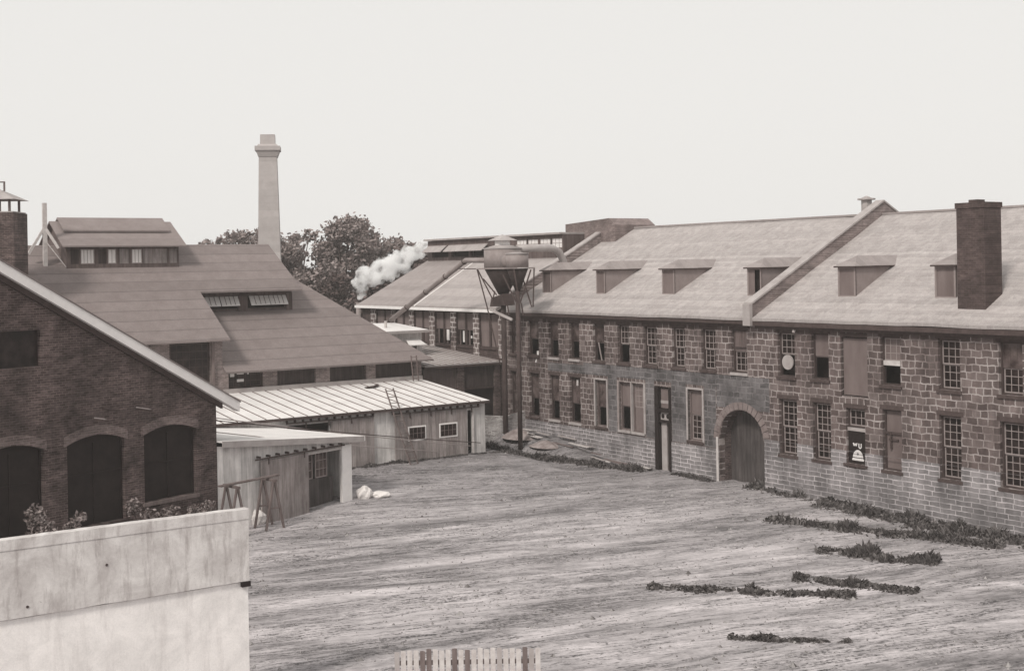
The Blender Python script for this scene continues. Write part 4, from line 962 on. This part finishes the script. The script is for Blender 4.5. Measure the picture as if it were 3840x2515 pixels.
# low rubble wall between the sheds and the mill
rw = thing('low_rubble_wall', 'low whitewashed rubble wall beside the mill corner', 'low wall', FS)
r_ = MB(); r_.slab([(-15.92, .2, -.4), (-15.92, -3.2, -.4), (-15.92, -3.2, 1.98), (-15.92, -2.2, 1.86), (-15.92, -1.2, 1.74), (-15.92, -.5, 1.84), (-15.92, .2, 2.02)], .4, axis=(-1, 0, 0)); r_.build('stonework', 'rubble', rw)
# plank heap against the mill
ph = thing('plank_heap', 'heap of loose pale planks on the earth bank under the mill windows', 'plank heap', FS)
rnd = random.Random(11)
for k in range(16):
    u = rnd.uniform(-14.8, -5.6); v = rnd.uniform(-1.5, -.25); x, y = wpt(FS, u, v, 0)[:2]; z = ground_z(x, y) + .05 + rnd.uniform(0, .14); l = rnd.uniform(1.0, 2.4); a = rnd.uniform(-.35, .35)
    MB().bar((u, v, z), (u + l * math.cos(a), v + l * math.sin(a) * .5, z - l * .085 + rnd.uniform(-.02, .12)), .16, .03).build('plank', rnd.choice(['pale_wood', 'fascia', 'wood']), ph)
mdn = MB(); rnd = random.Random(2)
for (x0, u, h, w__) in ((0, -14.4, .55, 1.3), (0, -11.9, .35, 1.1)):
    n_ = 18; v0 = -1.5; x, y = wpt(FS, u, v0, 0)[:2]; zb = ground_z(x, y) - .1
    rings = [[(u + w__ * q * math.cos(6.28 * i / n_) * (1 + .15 * noise.noise(Vector((i * .7, q * 3, u)))), v0 + .7 * w__ * q * math.sin(6.28 * i / n_), zb + h * (1 - q ** 1.3) + .06 * noise.noise(Vector((i, q * 5, 2)))) for i in range(n_)] for q in (1, .7, .4, .15)]
    for A_, B_ in zip(rings, rings[1:]):
        for i in range(n_): mdn.poly([A_[i], A_[(i + 1) % n_], B_[(i + 1) % n_], B_[i]])
    mdn.poly(rings[-1])
eh = mdn.build('earth_heap', 'earth'); eh.location = FS[0]; eh.rotation_euler = (0, 0, FS[1]); tag(eh, 'pale earth heaped at the left foot of the mill wall', 'earth heap', kind='stuff')

# ladders
def ladder(label, F, p0, p1, wd, n_):
    t = thing('ladder', label, 'ladder', F, 'wooden ladders on the lean-to')
    p0, p1 = Vector(p0), Vector(p1); s_ = Vector((wd, 0, 0))
    MB().bar(p0, p1, .06).build('rail', 'wood', t); MB().bar(p0 + s_, p1 + s_, .06).build('rail', 'wood', t)
    for i in range(n_):
        q = p0.lerp(p1, (i + .6) / n_); MB().bar(q + Vector((.03, 0, 0)), q + s_ - Vector((.03, 0, 0)), .035).build('rung', 'wood', t)
ladder('long ladder standing on the ground and leaning over the tin eave', FL, (-5.35, -1.25, -.55), (-6.25, .05, 3.95), .46, 14)
ladder('short ladder standing on the tin roof against the foundry eave', FL, (-.95, 6.35, 3.6), (-1.2, 6.15, 5.15), .36, 6)
# board on the tin roof
b_ = MB(); b_.bar((-4.6, 5.4, 3.53), (-3.7, 5.7, 3.56), .3, .05).bar((-4.3, 5.2, 3.56), (-3.6, 5.9, 3.62), .12, .04)
o = b_.build('loose_board', 'frame_dark'); o.location = FL[0]; o.rotation_euler = (0, 0, FL[1]); o.scale = (KL,) * 3; tag(o, 'small dark board lying high on the pale tin roof', 'board')

# trestles and plank by the shed
def trestle(u, label):
    t = thing('trestle', label, 'trestle', (tuple(wpt(FB, u, -.95, 0)), FB[1] + R(82), 1), 'trestles by the door shed')
    h = 1.95
    MB().bar((-.55, 0, h), (.55, 0, h), .1, .1).build('beam', 'wood', t)
    for x in (-.4, .4):
        for s_ in (-1, 1): MB().bar((x, s_ * .42, 0), (x, s_ * .03, h - .05), .09, .07).build('leg', 'wood', t)
        MB().bar((x, -.26, .85), (x, .26, .85), .06).build('crossbar', 'wood', t)
trestle(-4.9, 'trestle nearest the brick corner, under the left end of the plank')
trestle(-3.0, 'trestle in front of the grey sliding door')
o = MB().bar((-5.5, 0, 2.04), (-2.5, 0, 2.06), .22, .06).build('trestle_plank', 'wood'); o.location = wpt(FB, 0, -.95, 0); o.rotation_euler = (0, 0, FB[1]); tag(o, 'long grey plank laid across the two trestles', 'plank')
# pale lumps by the shed
def lump(x, y, s_, label):
    bm = bmesh.new(); bmesh.ops.create_icosphere(bm, subdivisions=3, radius=1)
    for v_ in bm.verts:
        k = 1 + .35 * noise.noise(v_.co * 1.6 + Vector((x, y, 0))); v_.co = Vector((v_.co.x * s_[0], v_.co.y * s_[1], v_.co.z * s_[2])) * k
    me = bpy.data.meshes.new('lime_sack'); bm.to_mesh(me); bm.free(); me.materials.append(M['lime'])
    o = bpy.data.objects.new('lime_sack', me); col.objects.link(o); o.location = (x, y, ground_z(x, y) + s_[2] * .55)
    tag(o, label, 'sack', 'pale sacks by the door shed')
lump(-6.75, 56.3, (.34, .3, .34), 'taller pale sack slumped beside the shed corner post')
lump(-6.1, 56.6, (.48, .3, .16), 'flat pale sack lying right of the taller one')
lump(-10.6, 51.6, (.34, .3, .42), 'pale sack left of the grey sliding door, near the wall end')
o = MB().bar((0, 0, 0), (.9, -.1, 0), .16, .04).bar((.75, -.08, .03), (.98, .25, .05), .12, .04).build('scrap_board', 'pale_wood'); o.location = (-4.9, 65.2, ground_z(-4.9, 65.2) + .05); tag(o, 'small pale scrap of board on the mud near the lean-to', 'scrap board')
# wires
def wire(p, q, sag, mat, label):
    p, q = Vector(p), Vector(q); pts = [p.lerp(q, t / 20) - Vector((0, 0, sag * 4 * (t / 20) * (1 - t / 20))) for t in range(21)]
    o = MB().tube(pts, .021, 5).build('wire', mat); tag(o, label, 'wire', 'wires across the sheds')
wire(wpt(FB, -10.05, -.05, 5.45), wpt(FL, -.4, -.1, .55), .1, 'rust', 'dark wire from the brick gable to the lean-to corner')
wire(wpt(FB, -8.6, -.05, 5.35), wpt(FL, -1.1, -.16, .45), .1, 'rope', 'pale wire from the brick gable to the lean-to doorway')
wire(wpt(FB, -10.4, -.05, 5.15), wpt(FL, -3.26, -.16, .35), .12, 'rope', 'lowest pale wire, ending on the windowed sliding door')

# ================================================================ low growth
def weeds(pts, wid, h, n, seed, label, mat='weed', lean=.32):
    rnd = random.Random(seed); mb = MB(); seg_ = [(Vector(a), Vector(b)) for a, b in zip(pts, pts[1:])]; L_ = [(b - a).length for a, b in seg_]
    tot = sum(L_)
    for k in range(int(n * 1.35)):
        t = rnd.uniform(0, tot); t0 = t
        for (a, b), l in zip(seg_, L_):
            if t <= l: break
            t -= l
        p = a.lerp(b, min(1, t / l)); off = rnd.gauss(0, wid * (.30 + .25 * noise.noise(Vector((t0 * .9, seed, 0))))) * (2.6 if rnd.random() < .10 else 1)
        d_ = (b - a).normalized(); x, y = p.x - d_.y * off, p.y + d_.x * off
        f = noise.noise(Vector((x * 1.1, y * 1.1, seed))) + .5 * noise.noise(Vector((x * 3.1, y * 3.1, seed + 5)))
        if f < -.30 + rnd.uniform(-.15, .15) or rnd.random() < abs(off) / wid * .6: continue
        a = rnd.uniform(0, 6.28); hh = h * (.30 + .8 * max(0, f)) * rnd.uniform(.3, 1.15); w2 = rnd.uniform(.02, .055); hh *= math.exp(-(off / wid) ** 2 * 1.6) * (1.35 if rnd.random() < .12 else 1)
        d = Vector((math.cos(a), math.sin(a), 0)); sd_ = Vector((-d.y, d.x, 0)) * w2; z0 = ground_z(x, y)
        b0 = Vector((x, y, z0 - .02)); m_ = b0 + d * hh * lean * .5 + Vector((0, 0, hh * .65)); tp = b0 + d * hh * lean * 1.5 + Vector((0, 0, hh))
        mb.poly([b0 - sd_, b0 + sd_, m_ + sd_ * 1.6, tp, m_ - sd_ * 1.6])
    return tag(mb.build('weeds', mat), label, 'weeds', kind='stuff')
weeds([(10.9, 58.6), (13.2, 55.1), (16.4, 50.4), (20, 45.1)], 1.0, .62, 9000, 1, 'dark weeds along the foot of the mill wall, right of the gateway', 'weed_dark' if 'weed_dark' in M else 'weed')
weeds([(13.0, 53.6), (15.6, 49.4), (18.5, 45.0)], 1.1, .5, 4000, 2, 'second strip of dark weeds out from the mill wall')
weeds([(10.2, 50.9), (13.5, 48.0), (17.5, 45.3)], 1.0, .46, 4200, 3, 'strip of weeds crossing the right of the yard')
weeds([(10.9, 45.3), (12.6, 43.8), (14.3, 42.9)], .8, .5, 2600, 4, 'patch of dark weeds in the middle right of the yard')
weeds([(9.1, 41.3), (10.8, 40.2), (12.4, 39.2)], .7, .42, 2200, 5, 'patch of weeds nearer the camera on the right')
weeds([(4.2, 40.5), (6.0, 39.9), (8.2, 39.4), (10.4, 39.0)], .6, .36, 3400, 6, 'long ragged row of weeds in the front of the yard')
weeds([(5.8, 34.9), (7.4, 34.5), (9.0, 34.3)], .5, .2, 1500, 7, 'low sparse weeds near the bottom edge')
weeds([wpt(FS, -15.6, -3.0, 0), wpt(FS, -11, -2.9, 0), wpt(FS, -7.5, -1.9, 0), wpt(FS, -4.6, -1.1, 0), wpt(FS, -4.4, -.35, 0)], .7, .5, 5200, 8, 'dark growth along the earth bank left of the tall door')
weeds([wpt(FS, -2.8, -.3, 0), wpt(FS, -1.2, -.35, 0), wpt(FS, .1, -.4, 0)], .45, .32, 1300, 9, 'dark weeds between the tall door and the gateway')
weeds([wpt(FL, -9.5, -.5, 0), wpt(FL, -5, -.45, 0), wpt(FL, .6, -.5, 0)], .5, .2, 3000, 10, 'low dark blades standing in for the shadow and mud line at the foot of the lean-to')  # strip added to draw the dark line of shadow and mud here
weeds([wpt(FL, .8, -.6, 0), wpt(FL, 2.6, -1.2, 0)], .9, .45, 1500, 12, 'dark growth between the lean-to corner and the rubble wall')
def clods(n, seed):
    rnd = random.Random(seed); mb = MB()
    for k in range(n):
        y = 31 + 38 * rnd.random(); x = rnd.uniform(-11, 17)
        if inv(FS, x, y)[1] > -.5 or (inv(FL, x, y)[1] > -.4) or (inv(FB, x, y)[1] > -.3 and x < -4): continue
        if noise.noise(Vector((x * .25, y * .4, 2))) < rnd.uniform(-.5, .35): continue
        s_ = rnd.uniform(.015, .05) * (2.0 if rnd.random() < .04 else 1); z = ground_z(x, y); a = rnd.uniform(0, 3)
        q = [Vector((x + s_ * rnd.uniform(.8, 1.6) * math.cos(a + t), y + s_ * rnd.uniform(.8, 1.6) * math.sin(a + t), z - .01)) for t in (0, 1.3, 2.5, 3.8, 5.0)]; ap = Vector((x, y, z + s_ * rnd.uniform(.6, 1.2)))
        for i in range(5): mb.poly([q[i], q[(i + 1) % 5], ap])
    return tag(mb.build('clods', 'clod'), 'small clods and stones scattered over the yard mud', 'clods', kind='stuff')
M['clod'] = m_leaf('clods', .10, .34, .4)
clods(9000, 4)
def bush(u, v, h, r, seed, label):
    rnd = random.Random(seed); p = wpt(FB, u, v, 0); t = thing('bush', label, 'bush', loc=(p.x, p.y, 0), group='bushes along the brick gable')
    st = MB(); bl_ = []
    for k in range(6):
        a = rnd.uniform(0, 6.28); c = (r * .5 * math.cos(a), r * .3 * math.sin(a), h * rnd.uniform(.4, .85)); st.tube([(0, 0, 0), (c[0] * .5, c[1] * .5, c[2] * .6), c], [.04, .03, .01], 5); bl_.append((c[0], c[1], c[2], r * rnd.uniform(.35, .55)))
    st.build('stem', 'bark', t); leaf_mesh(bl_, 700, .07, rnd, 1.1).build('foliage', 'bush', t)
for k, (u, v, h, r, lb) in enumerate(((-13.2, -1.2, 2.6, .7, 'tallest bush, before the leftmost arched opening'), (-11.7, -.9, 2.5, .55, 'narrow bush left of the middle arched opening'), (-9.0, -.8, 2.2, .6, 'bush before the pier between the two right openings'),
                                    (-7.6, -.8, 1.9, .5, 'small bush under the right arched opening, left end'), (-6.3, -.9, 1.75, .6, 'lowest bush, near the brick corner'))): bush(u, v, h, r, 30 + k, lb)

# ================================================================ haze
hb = MB().box(-120, 120, -6, 220, -1.6, 27).build('haze', 'dark'); hb.data.materials.clear()
m = bpy.data.materials.new('haze_air'); m.use_nodes = True; nn = m.node_tree; nn.nodes.clear()
ou = nn.nodes.new('ShaderNodeOutputMaterial'); vo = nn.nodes.new('ShaderNodeVolumePrincipled'); vo.inputs['Density'].default_value = .0006; vo.inputs['Color'].default_value = (.98, .95, .92, 1)
nn.links.new(vo.outputs[0], ou.inputs['Volume']); hb.data.materials.append(m); tag(hb, kind='stuff')
